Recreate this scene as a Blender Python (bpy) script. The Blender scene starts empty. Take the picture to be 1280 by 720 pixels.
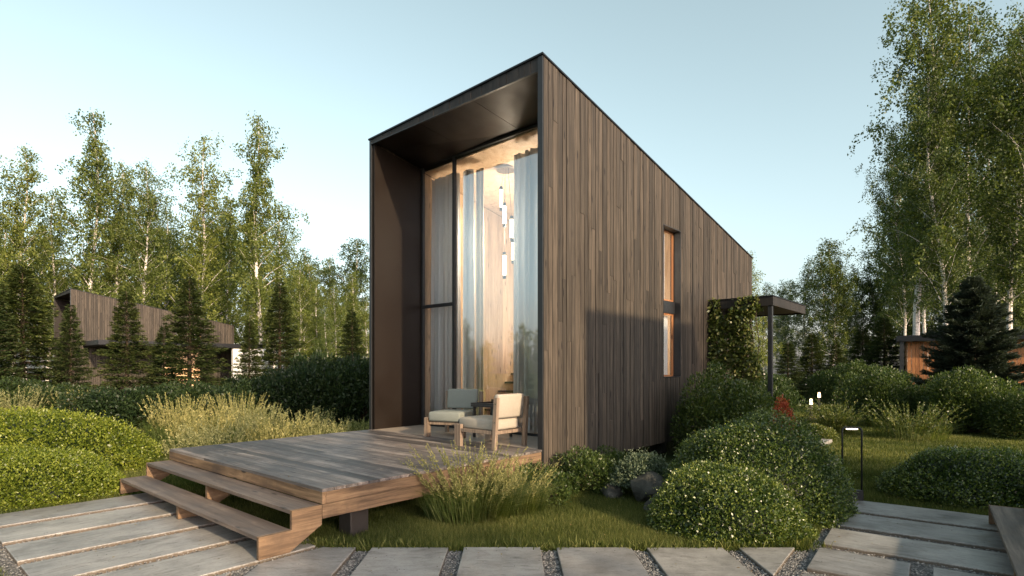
import bpy, math, random
import numpy as np
from mathutils import Vector, Matrix
R = math.radians
random.seed(7); rng = np.random.default_rng(11)
S = bpy.context.scene
COL = S.collection

# ------------------------------------------------------------------ camera
cam_d = bpy.data.cameras.new('camera'); cam = bpy.data.objects.new('camera', cam_d); COL.objects.link(cam)
cam.location = (0, 0, 1.55); cam.rotation_euler = (R(90), 0, 0)
cam_d.sensor_width = 36; cam_d.lens = 19.83; cam_d.shift_y = 100/1280
cam_d.clip_start = 0.05; cam_d.clip_end = 2000
S.camera = cam
# ------------------------------------------------------------------ world, sun, exposure
SUN_EL = R(20.5); SUN_AZ = math.atan2(0.635, -0.773)     # azimuth measured from +Y towards +X
w = bpy.data.worlds.new('World'); S.world = w; w.use_nodes = True
nt = w.node_tree; nt.nodes.clear()
sky = nt.nodes.new('ShaderNodeTexSky'); sky.sky_type = 'NISHITA'; sky.sun_disc = False
sky.sun_elevation = SUN_EL; sky.sun_rotation = SUN_AZ; sky.altitude = 50
sky.air_density = 1.0; sky.dust_density = 2.6; sky.ozone_density = 1.0
bg = nt.nodes.new('ShaderNodeBackground'); bg.inputs[1].default_value = 0.15
wo = nt.nodes.new('ShaderNodeOutputWorld')
hs_ = nt.nodes.new('ShaderNodeHueSaturation'); hs_.inputs['Saturation'].default_value = .56; hs_.inputs['Hue'].default_value = .447
nt.links.new(sky.outputs[0], hs_.inputs['Color']); nt.links.new(hs_.outputs[0], bg.inputs[0]); nt.links.new(bg.outputs[0], wo.inputs[0])
sd = bpy.data.lights.new('sun', 'SUN'); sd.energy = 3.8; sd.angle = R(0.8); sd.color = (1.0, 0.77, 0.50)
so = bpy.data.objects.new('sun', sd); COL.objects.link(so)
sv = Vector((math.sin(SUN_AZ)*math.cos(SUN_EL), math.cos(SUN_AZ)*math.cos(SUN_EL), math.sin(SUN_EL)))
so.rotation_euler = sv.to_track_quat('Z', 'Y').to_euler(); so.location = (20, -20, 20)
vs = S.view_settings; vs.view_transform = 'Standard'; vs.look = 'None'; vs.gamma = 1; vs.exposure = 0.95

# ------------------------------------------------------------------ materials
def newmat(name):
    m = bpy.data.materials.new(name); m.use_nodes = True
    t = m.node_tree; b = t.nodes['Principled BSDF']
    return m, t, b
def N(t, typ, **kw):
    n = t.nodes.new(typ)
    for k, v in kw.items(): setattr(n, k, v)
    return n
def coords(t, scale=(1,1,1), rndmul=0.0, world=False):
    if world:
        g = N(t, 'ShaderNodeNewGeometry'); src = g.outputs['Position']
    else:
        g = N(t, 'ShaderNodeTexCoord'); src = g.outputs['Object']
    mp = N(t, 'ShaderNodeMapping'); mp.inputs['Scale'].default_value = scale
    t.links.new(src, mp.inputs['Vector'])
    if rndmul:
        a = N(t, 'ShaderNodeAttribute', attribute_name='rnd')
        mu = N(t, 'ShaderNodeMath', operation='MULTIPLY'); mu.inputs[1].default_value = rndmul
        t.links.new(a.outputs['Fac'], mu.inputs[0])
        cx = N(t, 'ShaderNodeCombineXYZ')
        for i in range(3): t.links.new(mu.outputs[0], cx.inputs[i])
        ad = N(t, 'ShaderNodeVectorMath', operation='ADD')
        t.links.new(mp.outputs[0], ad.inputs[0]); t.links.new(cx.outputs[0], ad.inputs[1])
        return ad.outputs[0]
    return mp.outputs[0]
def noise(t, vec, scale=5, detail=4, rough=.55, dist=0):
    n = N(t, 'ShaderNodeTexNoise'); n.inputs['Scale'].default_value = scale
    n.inputs['Detail'].default_value = detail; n.inputs['Roughness'].default_value = rough
    n.inputs['Distortion'].default_value = dist
    t.links.new(vec, n.inputs['Vector']); return n.outputs['Fac']
def ramp(t, fac, stops):
    r = N(t, 'ShaderNodeValToRGB'); e = r.color_ramp.elements
    while len(e) < len(stops): e.new(.5)
    for i, (p, c) in enumerate(stops): e[i].position = p; e[i].color = (*c, 1)
    t.links.new(fac, r.inputs[0]); return r.outputs[0]
def mixc(t, fac, a, b, mode='MIX'):
    m = N(t, 'ShaderNodeMix', data_type='RGBA', blend_type=mode)
    for s, v in ((0, fac), (6, a), (7, b)):
        if isinstance(v, (int, float)): m.inputs[s].default_value = v
        elif isinstance(v, tuple): m.inputs[s].default_value = (*v, 1)
        else: t.links.new(v, m.inputs[s])
    return m.outputs[2]
def bump(t, b, h, strength=.3, dist=.01):
    n = N(t, 'ShaderNodeBump'); n.inputs['Strength'].default_value = strength; n.inputs['Distance'].default_value = dist
    t.links.new(h, n.inputs['Height']); t.links.new(n.outputs[0], b.inputs['Normal'])
def maprange(t, v, a, b, c, d):
    n = N(t, 'ShaderNodeMapRange'); t.links.new(v, n.inputs[0])
    for i, x in enumerate((a, b, c, d)): n.inputs[i+1].default_value = x
    return n.outputs[0]

def wood(name, dark, mid, light, axis, rough=.7, knots=True, grain=22, var=.55, weather=None):
    """axis 0/1/2 = grain direction"""
    m, t, b = newmat(name)
    sc = [grain]*3; sc[axis] = 1.1
    v = coords(t, tuple(sc), 37)
    g = noise(t, v, 1, 7, .62, .6)
    c = ramp(t, g, [(.28, dark), (.5, mid), (.72, light)])
    sc2 = [150]*3; sc2[axis] = 5
    v2 = coords(t, tuple(sc2), 11)
    fine = noise(t, v2, 1, 3, .7)
    c = mixc(t, .55, c, ramp(t, fine, [(.3, (.45,.43,.42)), (.62, (1.15,1.15,1.15))]), 'MULTIPLY')
    at = N(t, 'ShaderNodeAttribute', attribute_name='rnd')
    r1 = ramp(t, at.outputs['Fac'], [(0, (1-var,)*3), (.5, (1,)*3), (1, (1+var*.8, 1+var*.72, 1+var*.62))])
    c = mixc(t, 1, c, r1, 'MULTIPLY')
    if knots:
        sk = [9]*3; sk[axis] = 2.2
        vk = coords(t, tuple(sk), 23)
        vo = N(t, 'ShaderNodeTexVoronoi'); vo.inputs['Scale'].default_value = 1; t.links.new(vk, vo.inputs['Vector'])
        k = maprange(t, vo.outputs['Distance'], .07, .17, 1, 0)
        c = mixc(t, k, c, tuple(x*.35 for x in dark))
    if weather:
        wv = coords(t, (1.3, 1.3, 1.3), 0)
        wn = noise(t, wv, 1.6, 5, .65, .4)
        f = maprange(t, wn, .45, .68, 0, .75)
        c = mixc(t, f, c, weather)
    t.links.new(c, b.inputs['Base Color'])
    b.inputs['Roughness'].default_value = rough; b.inputs['Specular IOR Level'].default_value = .35
    bump(t, b, fine, .45, .004)
    return m
def flat(name, col, rough=.6, metal=0, nz=.12, spec=.5, scale=8, bmp=0):
    m, t, b = newmat(name)
    v = coords(t)
    n = noise(t, v, scale, 5)
    c = ramp(t, n, [(.3, tuple(x*(1-nz) for x in col)), (.7, tuple(min(1, x*(1+nz)) for x in col))])
    t.links.new(c, b.inputs['Base Color'])
    rr = maprange(t, noise(t, v, scale*2.3, 4), .3, .7, max(0, rough-.08), min(1, rough+.1)); t.links.new(rr, b.inputs['Roughness'])
    b.inputs['Metallic'].default_value = metal; b.inputs['Specular IOR Level'].default_value = spec
    if bmp: bump(t, b, noise(t, v, scale*8, 4), bmp, .005)
    return m
def leafmat(name, cols, trans=.35, gloss=.25, rough=.45, objvar=.2):
    """cols: dark, mid, light. per-leaf variation from the mesh attribute, per-plant from object random"""
    m, t, b = newmat(name)
    at = N(t, 'ShaderNodeAttribute', attribute_name='rnd')
    c = ramp(t, at.outputs['Fac'], [(0, cols[0]), (.5, cols[1]), (1, cols[2])])
    oi = N(t, 'ShaderNodeObjectInfo')
    ov = ramp(t, oi.outputs['Random'], [(0, (1-objvar, 1-objvar*.8, 1-objvar*.4)), (1, (1+objvar, 1+objvar*.6, 1))])
    c = mixc(t, 1, c, ov, 'MULTIPLY')
    t.links.new(c, b.inputs['Base Color']); b.inputs['Roughness'].default_value = rough
    b.inputs['Specular IOR Level'].default_value = gloss
    tr = N(t, 'ShaderNodeBsdfTranslucent'); tc = mixc(t, 1, c, (1.5, 1.55, .7), 'MULTIPLY'); t.links.new(tc, tr.inputs[0])
    mx = N(t, 'ShaderNodeMixShader'); mx.inputs[0].default_value = trans
    t.links.new(b.outputs[0], mx.inputs[1]); t.links.new(tr.outputs[0], mx.inputs[2])
    t.links.new(mx.outputs[0], t.nodes['Material Output'].inputs[0])
    return m
def emis(name, col, st):
    m, t, b = newmat(name); b.inputs['Base Color'].default_value = (*col, 1)
    b.inputs['Emission Color'].default_value = (*col, 1); b.inputs['Emission Strength'].default_value = st
    return m
def glassmat(name, refl=1.6, tint=(.96,.97,.97)):
    m, t, b = newmat(name); t.nodes.remove(b)
    ge = N(t, 'ShaderNodeNewGeometry'); inv_ = N(t, 'ShaderNodeMath', operation='SUBTRACT'); inv_.inputs[0].default_value = 1; t.links.new(ge.outputs['Backfacing'], inv_.inputs[1])
    tr = N(t, 'ShaderNodeBsdfTransparent'); tr.inputs[0].default_value = (*tint, 1)
    gl = N(t, 'ShaderNodeBsdfGlossy'); gl.inputs['Roughness'].default_value = 0.0; gl.inputs[0].default_value = (.95,.97,1,1)
    fr = N(t, 'ShaderNodeFresnel'); fr.inputs[0].default_value = refl
    mx = N(t, 'ShaderNodeMixShader'); mu_ = N(t, 'ShaderNodeMath', operation='MULTIPLY'); t.links.new(fr.outputs[0], mu_.inputs[0]); t.links.new(inv_.outputs[0], mu_.inputs[1]); t.links.new(mu_.outputs[0], mx.inputs[0])
    t.links.new(tr.outputs[0], mx.inputs[1]); t.links.new(gl.outputs[0], mx.inputs[2])
    t.links.new(mx.outputs[0], t.nodes['Material Output'].inputs[0])
    return m

M = {}
M['clad'] = wood('weathered_cladding', (.016,.012,.009), (.046,.037,.028), (.092,.075,.058), 2, .7, True, 28, .36)
M['deck'] = wood('deck_boards', (.045,.036,.032), (.15,.128,.115), (.31,.275,.245), 1, .5, True, 22, .6, (.060,.056,.058))
M['beam_v'] = wood('fascia_wood', (.045,.026,.014), (.18,.112,.060), (.30,.195,.11), 1, .7, True, 17, .25, (.07,.045,.03))
M['beam_u'] = wood('beam_wood', (.045,.026,.014), (.195,.122,.068), (.32,.21,.12), 0, .7, True, 17, .25, (.08,.052,.034))
M['tread'] = wood('tread_wood', (.06,.043,.032), (.135,.102,.08), (.215,.17,.135), 1, .55, True, 18, .2, (.085,.072,.066))
M['interior_wood'] = wood('interior_wood', (.36,.25,.16), (.50,.37,.25), (.62,.48,.35), 2, .5, True, 9, .25)
M['orange_wood'] = wood('orange_wood', (.20,.08,.03), (.32,.135,.05), (.42,.20,.08), 2, .5, True, 9, .2)
M['clad_dark'] = wood('dark_canopy_boards', (.008,.007,.0065), (.016,.014,.013), (.030,.026,.024), 2, .6, False, 20, .3)
M['lining'] = flat('dark_brown_panel', (.0095,.0062,.0042), .42, 0, .10, .25, .8)
M['metal'] = flat('black_metal', (.018,.019,.021), .42, .2, .2, .5)
M['zinc'] = flat('roof_metal', (.012,.013,.016), .4, .5, .2)
M['floor_in'] = flat('floor_screed', (.32,.27,.22), .4)
M['fabric'] = flat('beige_fabric', (.34,.305,.25), .9, 0, .07, .2, 60, .25)
M['fabric2'] = flat('grey_green_fabric', (.19,.205,.185), .9, 0, .08, .2, 60, .25)
M['chairwood'] = wood('chair_wood', (.10,.07,.05), (.20,.15,.11), (.30,.23,.17), 2, .6, False, 30, .2)
M['darkwood'] = flat('dark_stained_wood', (.022,.018,.016), .5)
M['white'] = flat('white_render', (.62,.62,.6), .8, 0, .06, .3, 3)
M['glass'] = glassmat('window_glass', 3.4)
M['glow'] = emis('warm_lamp_glow', (1, .78, .5), 7)
M['glow2'] = emis('garden_lamp_glow', (1, .66, .36), 3.5)
M['plate'] = flat('polished_plate', (.5,.55,.6), .12, 1, .05)
M['rock'] = flat('boulder_stone', (.042,.042,.036), .85, 0, .6, .3, 7, .8)
M['bark'] = flat('dark_bark', (.07,.05,.035), .9, 0, .35, .2, 12, .6)
def curtain_mat():
    m, t, b = newmat('curtain_cloth')
    v = coords(t, (3,3,40)); n = noise(t, v, 3, 4)
    c = ramp(t, n, [(.3, (.76,.80,.83)), (.7, (.86,.88,.90))]); t.links.new(c, b.inputs['Base Color']); b.inputs['Roughness'].default_value = .85
    tr = N(t, 'ShaderNodeBsdfTranslucent'); tr.inputs[0].default_value = (.7,.72,.72,1)
    mx = N(t, 'ShaderNodeMixShader'); mx.inputs[0].default_value = .3
    t.links.new(b.outputs[0], mx.inputs[1]); t.links.new(tr.outputs[0], mx.inputs[2]); t.links.new(mx.outputs[0], t.nodes['Material Output'].inputs[0])
    return m
M['curtain'] = curtain_mat()
M['sheer'] = flat('cream_cloth', (.78,.7,.58), .9, 0, .05, .2, 4)
def birch_bark():
    m, t, b = newmat('birch_bark')
    v = coords(t, (3, 3, 14)); n = noise(t, v, 2.2, 5, .7)
    c = ramp(t, n, [(.36, (.05,.045,.04)), (.46, (.55,.5,.45)), (.7, (.74,.71,.66))])
    t.links.new(c, b.inputs['Base Color']); b.inputs['Roughness'].default_value = .8; bump(t, b, n, .5, .02)
    return m
M['birch'] = birch_bark()
def slab_mat():
    m, t, b = newmat('board_marked_concrete')
    v = coords(t, (1,1,1), 31)
    v2 = coords(t, (4, 13, 1), 31)
    big = noise(t, v, 2.2, 6, .62); streak = noise(t, v2, 1.6, 5, .6, .7); fine = noise(t, v, 60, 4)
    c = ramp(t, big, [(.3, (.13,.125,.118)), (.5, (.25,.242,.23)), (.72, (.34,.328,.31))])
    c = mixc(t, .7, c, ramp(t, streak, [(.30, (.4,.38,.36)), (.40, (.95,.95,.95)), (.7, (1.06,1.06,1.06))]), 'MULTIPLY')
    c = mixc(t, .3, c, ramp(t, fine, [(.3, (.6,.6,.6)), (.7, (1.2,1.2,1.2))]), 'MULTIPLY')
    at = N(t, 'ShaderNodeObjectInfo')
    c = mixc(t, 1, c, ramp(t, at.outputs['Random'], [(0, (.86,.86,.87)), (1, (1.1,1.08,1.05))]), 'MULTIPLY')
    pit = N(t, 'ShaderNodeTexVoronoi'); pit.inputs['Scale'].default_value = 26; t.links.new(coords(t, (1,2.2,1), 31), pit.inputs['Vector'])
    pf = maprange(t, pit.outputs['Distance'], .04, .1, 1, 0)
    msk = maprange(t, noise(t, v, 3.1, 3), .52, .6, 0, .8)
    mm = N(t, 'ShaderNodeMath', operation='MULTIPLY'); t.links.new(pf, mm.inputs[0]); t.links.new(msk, mm.inputs[1])
    c = mixc(t, mm.outputs[0], c, (.06,.055,.05))
    tc_ = N(t, 'ShaderNodeTexCoord'); sx_ = N(t, 'ShaderNodeSeparateXYZ'); t.links.new(tc_.outputs['Object'], sx_.inputs[0])
    nz_ = N(t, 'ShaderNodeMath', operation='MULTIPLY_ADD'); nz_.inputs[1].default_value = .03; t.links.new(fine, nz_.inputs[0]); t.links.new(sx_.outputs[2], nz_.inputs[2])
    c = mixc(t, maprange(t, nz_.outputs[0], .0, .012, .85, 0), c, (.085,.06,.04))   # edges turn dark brown below the top face
    stn = noise(t, coords(t, (1.2,2.0,1), 31), 1.3, 7, .68, 1.2)
    c = mixc(t, maprange(t, stn, .52, .66, 0, .6), c, (.115,.10,.085))
    t.links.new(c, b.inputs['Base Color'])
    t.links.new(maprange(t, streak, .3, .7, .55, .3), b.inputs['Roughness'])
    bump(t, b, mixc(t, .5, streak, fine), .35, .006)
    return m
M['slab'] = slab_mat()
def ground_mat():
    m, t, b = newmat('soil_and_moss')
    v = coords(t, world=True)
    a = noise(t, v, .6, 6, .6); f = noise(t, v, 22, 5, .7)
    c = ramp(t, a, [(.35, (.030,.050,.014)), (.55, (.055,.075,.020)), (.75, (.075,.065,.035))])
    c = mixc(t, .7, c, ramp(t, f, [(.3, (.4,.4,.4)), (.7, (1.4,1.4,1.3))]), 'MULTIPLY')
    t.links.new(c, b.inputs['Base Color']); b.inputs['Roughness'].default_value = .95; b.inputs['Specular IOR Level'].default_value = .1
    bump(t, b, f, .8, .03); return m
M['ground'] = ground_mat()
def gravel_mat():
    m, t, b = newmat('gravel')
    v = coords(t, world=True)
    vo = N(t, 'ShaderNodeTexVoronoi'); vo.inputs['Scale'].default_value = 75; t.links.new(v, vo.inputs['Vector'])
    sep = N(t, 'ShaderNodeSeparateColor'); t.links.new(vo.outputs['Color'], sep.inputs[0])
    c = ramp(t, sep.outputs[0], [(0, (.04,.04,.042)), (.5, (.11,.107,.10)), (1, (.24,.225,.205))])
    t.links.new(c, b.inputs['Base Color']); b.inputs['Roughness'].default_value = .85
    inv = maprange(t, vo.outputs['Distance'], 0, .5, 1, 0); bump(t, b, inv, 1, .012); return m
M['gravel'] = gravel_mat()
def stone_mat():
    m, t, b = newmat('pebbles')
    at = N(t, 'ShaderNodeAttribute', attribute_name='rnd')
    c = ramp(t, at.outputs['Fac'], [(0, (.04,.04,.043)), (.5, (.14,.135,.13)), (1, (.36,.34,.31))])
    t.links.new(c, b.inputs['Base Color']); b.inputs['Roughness'].default_value = .8; return m
M['pebble'] = stone_mat()
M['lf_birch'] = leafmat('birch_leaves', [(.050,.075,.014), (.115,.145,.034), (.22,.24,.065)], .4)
M['lf_birch_dark'] = leafmat('shaded_birch_leaves', [(.025,.046,.014), (.070,.100,.028), (.16,.185,.055)], .4)  # darker copy of the birch leaves, shade put into the colour
M['lf_birch_haze'] = leafmat('haze_tinted_birch_leaves', [(.055,.080,.045), (.12,.15,.085), (.21,.24,.14)], .45)  # grey-green paleness stands in for mist in the distant wood
M['lf_fir'] = leafmat('fir_needles', [(.014,.028,.010), (.034,.055,.016), (.080,.095,.025)], .15, .2, .6)
M['lf_spruce'] = leafmat('blue_spruce_needles', [(.012,.022,.016), (.030,.045,.034), (.065,.085,.065)], .12, .2, .6)
M['lf_hedge'] = leafmat('box_leaves', [(.045,.075,.006), (.14,.175,.018), (.27,.29,.045)], .3, .4, .4)
M['lf_bush'] = leafmat('bush_leaves', [(.014,.034,.007), (.065,.105,.018), (.27,.30,.07)], .3, .7, .34)  # light end raised to stand in for sunlit leaf highlights
M['lf_shrub'] = leafmat('shrub_leaves', [(.016,.034,.010), (.045,.075,.018), (.10,.13,.035)], .3, .35, .4)
M['lf_dark'] = leafmat('dark_shrub_leaves', [(.010,.022,.008), (.024,.044,.014), (.055,.080,.024)], .25, .3, .45)
M['lf_grey'] = leafmat('grey_green_leaves', [(.03,.05,.03), (.08,.115,.075), (.17,.21,.14)], .25, .3, .5)
M['lf_red'] = leafmat('red_leaves', [(.12,.02,.012), (.26,.05,.03), (.38,.11,.05)], .3, .3, .5)
M['lf_climb'] = leafmat('climber_leaves', [(.03,.05,.010), (.08,.11,.025), (.22,.21,.07)], .3, .4, .4)
M['lf_feather'] = leafmat('feather_plumes', [(.13,.14,.05), (.27,.26,.11), (.46,.42,.21)], .35, .2, .7)
M['lf_blade'] = leafmat('grass_blades', [(.035,.060,.012), (.075,.105,.025), (.19,.20,.07)], .35, .25, .5)
M['lf_litter'] = leafmat('dry_leaves', [(.08,.05,.02), (.20,.13,.05), (.32,.25,.09)], .2, .3, .6, 0)
M['lf_lawn'] = leafmat('lawn_blades', [(.026,.040,.008), (.078,.098,.022), (.26,.25,.09)], .35, .2, .6, 0)

# ------------------------------------------------------------------ helpers
def tag(o, label=None, cat=None, group=None, kind=None):
    if label: o['label'] = label
    if cat: o['category'] = cat
    if group: o['group'] = group
    if kind: o['kind'] = kind
    return o
def empty(name, loc=(0,0,0), rz=0, label=None, cat=None, group=None):
    o = bpy.data.objects.new(name, None); COL.objects.link(o); o.location = loc; o.rotation_euler = (0,0,rz)
    o.empty_display_size = .2
    return tag(o, label, cat, group)
class MB:
    def __init__(s): s.V = []; s.F = []; s.R = []; s.n = 0
    def add(s, V, F, r=None):
        V = np.asarray(V, float); b = s.n
        s.V.append(V); s.n += len(V)
        rr = random.random() if r is None else r
        for f in F: s.F.append(tuple(b+i for i in f)); s.R.append(rr)
    def box(s, a, b, r=None, ch=0):
        x0,y0,z0 = a; x1,y1,z1 = b
        s.add([(x0,y0,z0),(x1,y0,z0),(x1,y1,z0),(x0,y1,z0),(x0,y0,z1),(x1,y0,z1),(x1,y1,z1),(x0,y1,z1)],
              [(0,3,2,1),(4,5,6,7),(0,1,5,4),(1,2,6,5),(2,3,7,6),(3,0,4,7)], r)
    def prism(s, pts, z0, z1, r=None):
        n = len(pts); V = [(p[0],p[1],z0) for p in pts]+[(p[0],p[1],z1) for p in pts]
        F = [tuple(range(n-1,-1,-1)), tuple(range(n,2*n))]+[(i,(i+1)%n,n+(i+1)%n,n+i) for i in range(n)]
        s.add(V, F, r)
    def prism_axis(s, pts, axis, a, b, r=None):
        """pts: 2D polygon in the plane of the other two axes (in axis order), extruded from a to b"""
        n = len(pts); V = []
        for c in (a, b):
            for p in pts:
                q = list(p); q.insert(axis, c); V.append(tuple(q))
        F = [tuple(range(n-1,-1,-1)), tuple(range(n,2*n))]+[(i,(i+1)%n,n+(i+1)%n,n+i) for i in range(n)]
        s.add(V, F, r)
    def tube(s, pts, rad, seg=8, r=None, cap=True):
        pts = [Vector(p) for p in pts]; rad = rad if isinstance(rad, (list, tuple)) else [rad]*len(pts)
        V = []; F = []
        for i, p in enumerate(pts):
            d = (pts[min(i+1,len(pts)-1)]-pts[max(i-1,0)]).normalized()
            a = d.cross(Vector((0,1,0)) if abs(d.y) < .9 else Vector((1,0,0))).normalized(); c = d.cross(a)
            for k in range(seg):
                t = 2*math.pi*k/seg; V.append(p+(a*math.cos(t)+c*math.sin(t))*rad[i])
        for i in range(len(pts)-1):
            for k in range(seg):
                F.append((i*seg+k, i*seg+(k+1)%seg, (i+1)*seg+(k+1)%seg, (i+1)*seg+k))
        if cap: F += [tuple(range(seg-1,-1,-1)), tuple((len(pts)-1)*seg+k for k in range(seg))]
        s.add([tuple(v) for v in V], F, r)
    def build(s, name, mat, parent=None, bevel=0, smooth=False):
        me = bpy.data.meshes.new(name)
        V = np.concatenate(s.V); me.from_pydata(V.tolist(), [], s.F)
        a = me.attributes.new('rnd', 'FLOAT', 'FACE'); a.data.foreach_set('value', np.array(s.R, 'f'))
        me.materials.append(mat); me.update()
        if smooth: me.polygons.foreach_set('use_smooth', [True]*len(me.polygons))
        o = bpy.data.objects.new(name, me); COL.objects.link(o)
        if parent: o.parent = parent
        if bevel:
            bv = o.modifiers.new('bevel', 'BEVEL'); bv.width = bevel; bv.segments = 2; bv.limit_method = 'ANGLE'
        return o
def fastmesh(name, V, F, mat, rnd=None, smooth=False):
    """V (n,3), F (m,k) arrays"""
    me = bpy.data.meshes.new(name); n, k = F.shape
    me.vertices.add(len(V)); me.vertices.foreach_set('co', V.astype('f').ravel())
    me.loops.add(n*k); me.loops.foreach_set('vertex_index', F.astype('i').ravel())
    me.polygons.add(n); me.polygons.foreach_set('loop_start', np.arange(0, n*k, k, dtype='i')); me.polygons.foreach_set('loop_total', np.full(n, k, 'i'))
    if rnd is not None:
        a = me.attributes.new('rnd', 'FLOAT', 'FACE'); a.data.foreach_set('value', rnd.astype('f'))
    if smooth: me.polygons.foreach_set('use_smooth', np.ones(n, bool))
    me.materials.append(mat); me.update(calc_edges=True); me.validate()
    return me
def link(name, me, parent=None, loc=(0,0,0)):
    o = bpy.data.objects.new(name, me); COL.objects.link(o); o.location = loc
    if parent: o.parent = parent
    return o
def unit(v): return v/np.maximum(np.linalg.norm(v, axis=1, keepdims=True), 1e-9)
def leaves(P, D, L, Wd, rnd=None, flatness=0):
    """one rhombic leaf per point: P base, D axis, L length array, Wd width ratio"""
    n = len(P); D = unit(D); up = rng.normal(size=(n,3)); up[:,2] += flatness*3
    Sd = unit(np.cross(D, up)); Nn = np.cross(Sd, D)
    L = np.asarray(L).reshape(-1,1)*np.ones((n,1)); Wv = L*Wd
    V = np.empty((n,4,3)); V[:,0] = P; V[:,1] = P+D*L*.5+Sd*Wv*.5+Nn*L*.08; V[:,2] = P+D*L; V[:,3] = P+D*L*.5-Sd*Wv*.5+Nn*L*.08
    F = np.arange(n*4).reshape(n,4)
    if rnd is None: rnd = np.clip(rng.normal(.5,.25,n),0,1)
    return V.reshape(-1,3), F, rnd
def merge(parts):
    Vs, Fs, Rs, b = [], [], [], 0
    for V, F, r in parts:
        Vs.append(V); Fs.append(F+b); Rs.append(r); b += len(V)
    return np.concatenate(Vs), np.concatenate(Fs), np.concatenate(Rs)
def copy_tree(o, parent=None):
    c = o.copy(); COL.objects.link(c)
    if parent: c.parent = parent
    for ch in [x for x in list(COL.objects) if x.parent == o and x != c]: copy_tree(ch, c)
    return c

TH = math.atan2(.7563, .6545); D1 = np.array((.6545,.7563)); D2 = np.array((-.7563,.6545)); O = np.array((.395,7.335))
def uv(u, v): p = O+D1*u+D2*v; return float(p[0]), float(p[1])
def touv(x, y): q = np.array((x,y))-O; return float(q@D1), float(q@D2)

# ------------------------------------------------------------------ ground
g = MB()
xs = np.linspace(-1,1,41); gx = np.sign(xs)*np.abs(xs)**2.2*150
V = [(x,y,-.045) for y in gx for x in gx]; F = [(j*41+i, j*41+i+1, (j+1)*41+i+1, (j+1)*41+i) for j in range(40) for i in range(40)]
g.add(V, F, .5); tag(g.build('ground', M['ground']), kind='structure')

def clip(poly, a, b, c):  # keep a*x+b*y >= c
    out = []
    for i in range(len(poly)):
        p, q = poly[i], poly[(i+1)%len(poly)]
        dp, dq = a*p[0]+b*p[1]-c, a*q[0]+b*q[1]-c
        if dp >= 0: out.append(p)
        if dp*dq < 0: t = dp/(dp-dq); out.append((p[0]+(q[0]-p[0])*t, p[1]+(q[1]-p[1])*t))
    return out
slabs = []
def slab(poly, label, group):
    cx = sum(p[0] for p in poly)/len(poly); cy = sum(p[1] for p in poly)/len(poly)
    m = MB(); ang = TH if group != 'slabs of the front path' else 0
    if 'right' in group: ang = R(53.3-90)
    ca, sa = math.cos(-ang), math.sin(-ang)
    loc = [((p[0]-cx)*ca-(p[1]-cy)*sa, (p[0]-cx)*sa+(p[1]-cy)*ca) for p in poly]
    m.prism(loc, -.075, 0)
    o = m.build('paving_slab', M['slab'], bevel=.006); o.location = (cx, cy, random.uniform(-.002,.002)); o.rotation_euler = (0,0,ang)
    tag(o, label, 'paving slab', group); slabs.append(poly)
VX = -D2  # v<c  <=> (-D2).p > ...
def vline(v): return float(D2@O+v)   # D2.p = vline(v)
pos = ['first', 'second', 'third', 'fourth', 'fifth']
for k, (v0, v1) in enumerate([(.02,.62),(.74,1.34),(1.46,2.06),(2.19,2.80),(2.93,3.53)]):
    slab([uv(-4.98,v0), uv(-3.2,v0), uv(-3.2,v1), uv(-4.98,v1)],
         f'long pale concrete slab running up to the wooden steps, {pos[k]} from the bottom edge of the photo', 'slabs of the left path')
TH2 = R(53.3); R1 = np.array((math.cos(TH2), math.sin(TH2))); R2 = np.array((-R1[1], R1[0])); P0 = np.array((4.0, 6.68))
fx = [(-2.80,-2.14,'small clipped concrete slab at the far bottom left of the front path'),(-2.0,-1.35,'concrete slab cut slantwise beside the right end of the wooden steps'),
      (-1.212,-.55,'concrete slab just right of the slanted one by the steps'),(-.416,.245,'concrete slab in front of the pale feathery grass clump'),
      (.385,1.03,'concrete slab of the front path with a chipped right edge'),(1.164,1.82,'wide concrete slab just left of the triangular piece'),(1.957,2.7,'triangular concrete slab below the large rounded bush')]
for x0, x1, lab in fx:
    p = [(x0,3.5),(x1,3.5),(x1,4.88),(x0,4.88)]
    p = clip(p, -D2[0], -D2[1], -vline(-.07)); p = clip(p, R2[0], R2[1], float(R2@P0+.17))
    if len(p) > 2: slab(p, lab, 'slabs of the front path')
TH2 = R(53.3); R1 = np.array((math.cos(TH2), math.sin(TH2))); R2 = np.array((-R1[1], R1[0])); P0 = np.array((4.0, 6.68))
def ruv(u, v): p = P0+R1*u+R2*v; return float(p[0]), float(p[1])
for u0, u1, v0, v1, lab in [(-.615,0,0,-1.34,'farthest slab of the right path, just below the black loop lamp'),(-1.35,-.74,0,-1.34,'second slab of the right path from the lawn'),
      (-2.10,-1.50,0,-1.34,'third slab of the right path from the lawn'),(-2.86,-2.25,0,-.645,'short slab of the right path at the bottom edge of the photo'),
      (-2.86,-2.25,-.79,-1.34,'small slab at the bottom right corner beside the short slab'),(-3.62,-3.01,0,-1.34,'nearest slab of the right path, below the photo edge')]:
    slab([ruv(u0,v1), ruv(u1,v1), ruv(u1,v0), ruv(u0,v0)], lab, 'slabs of the right path')
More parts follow.
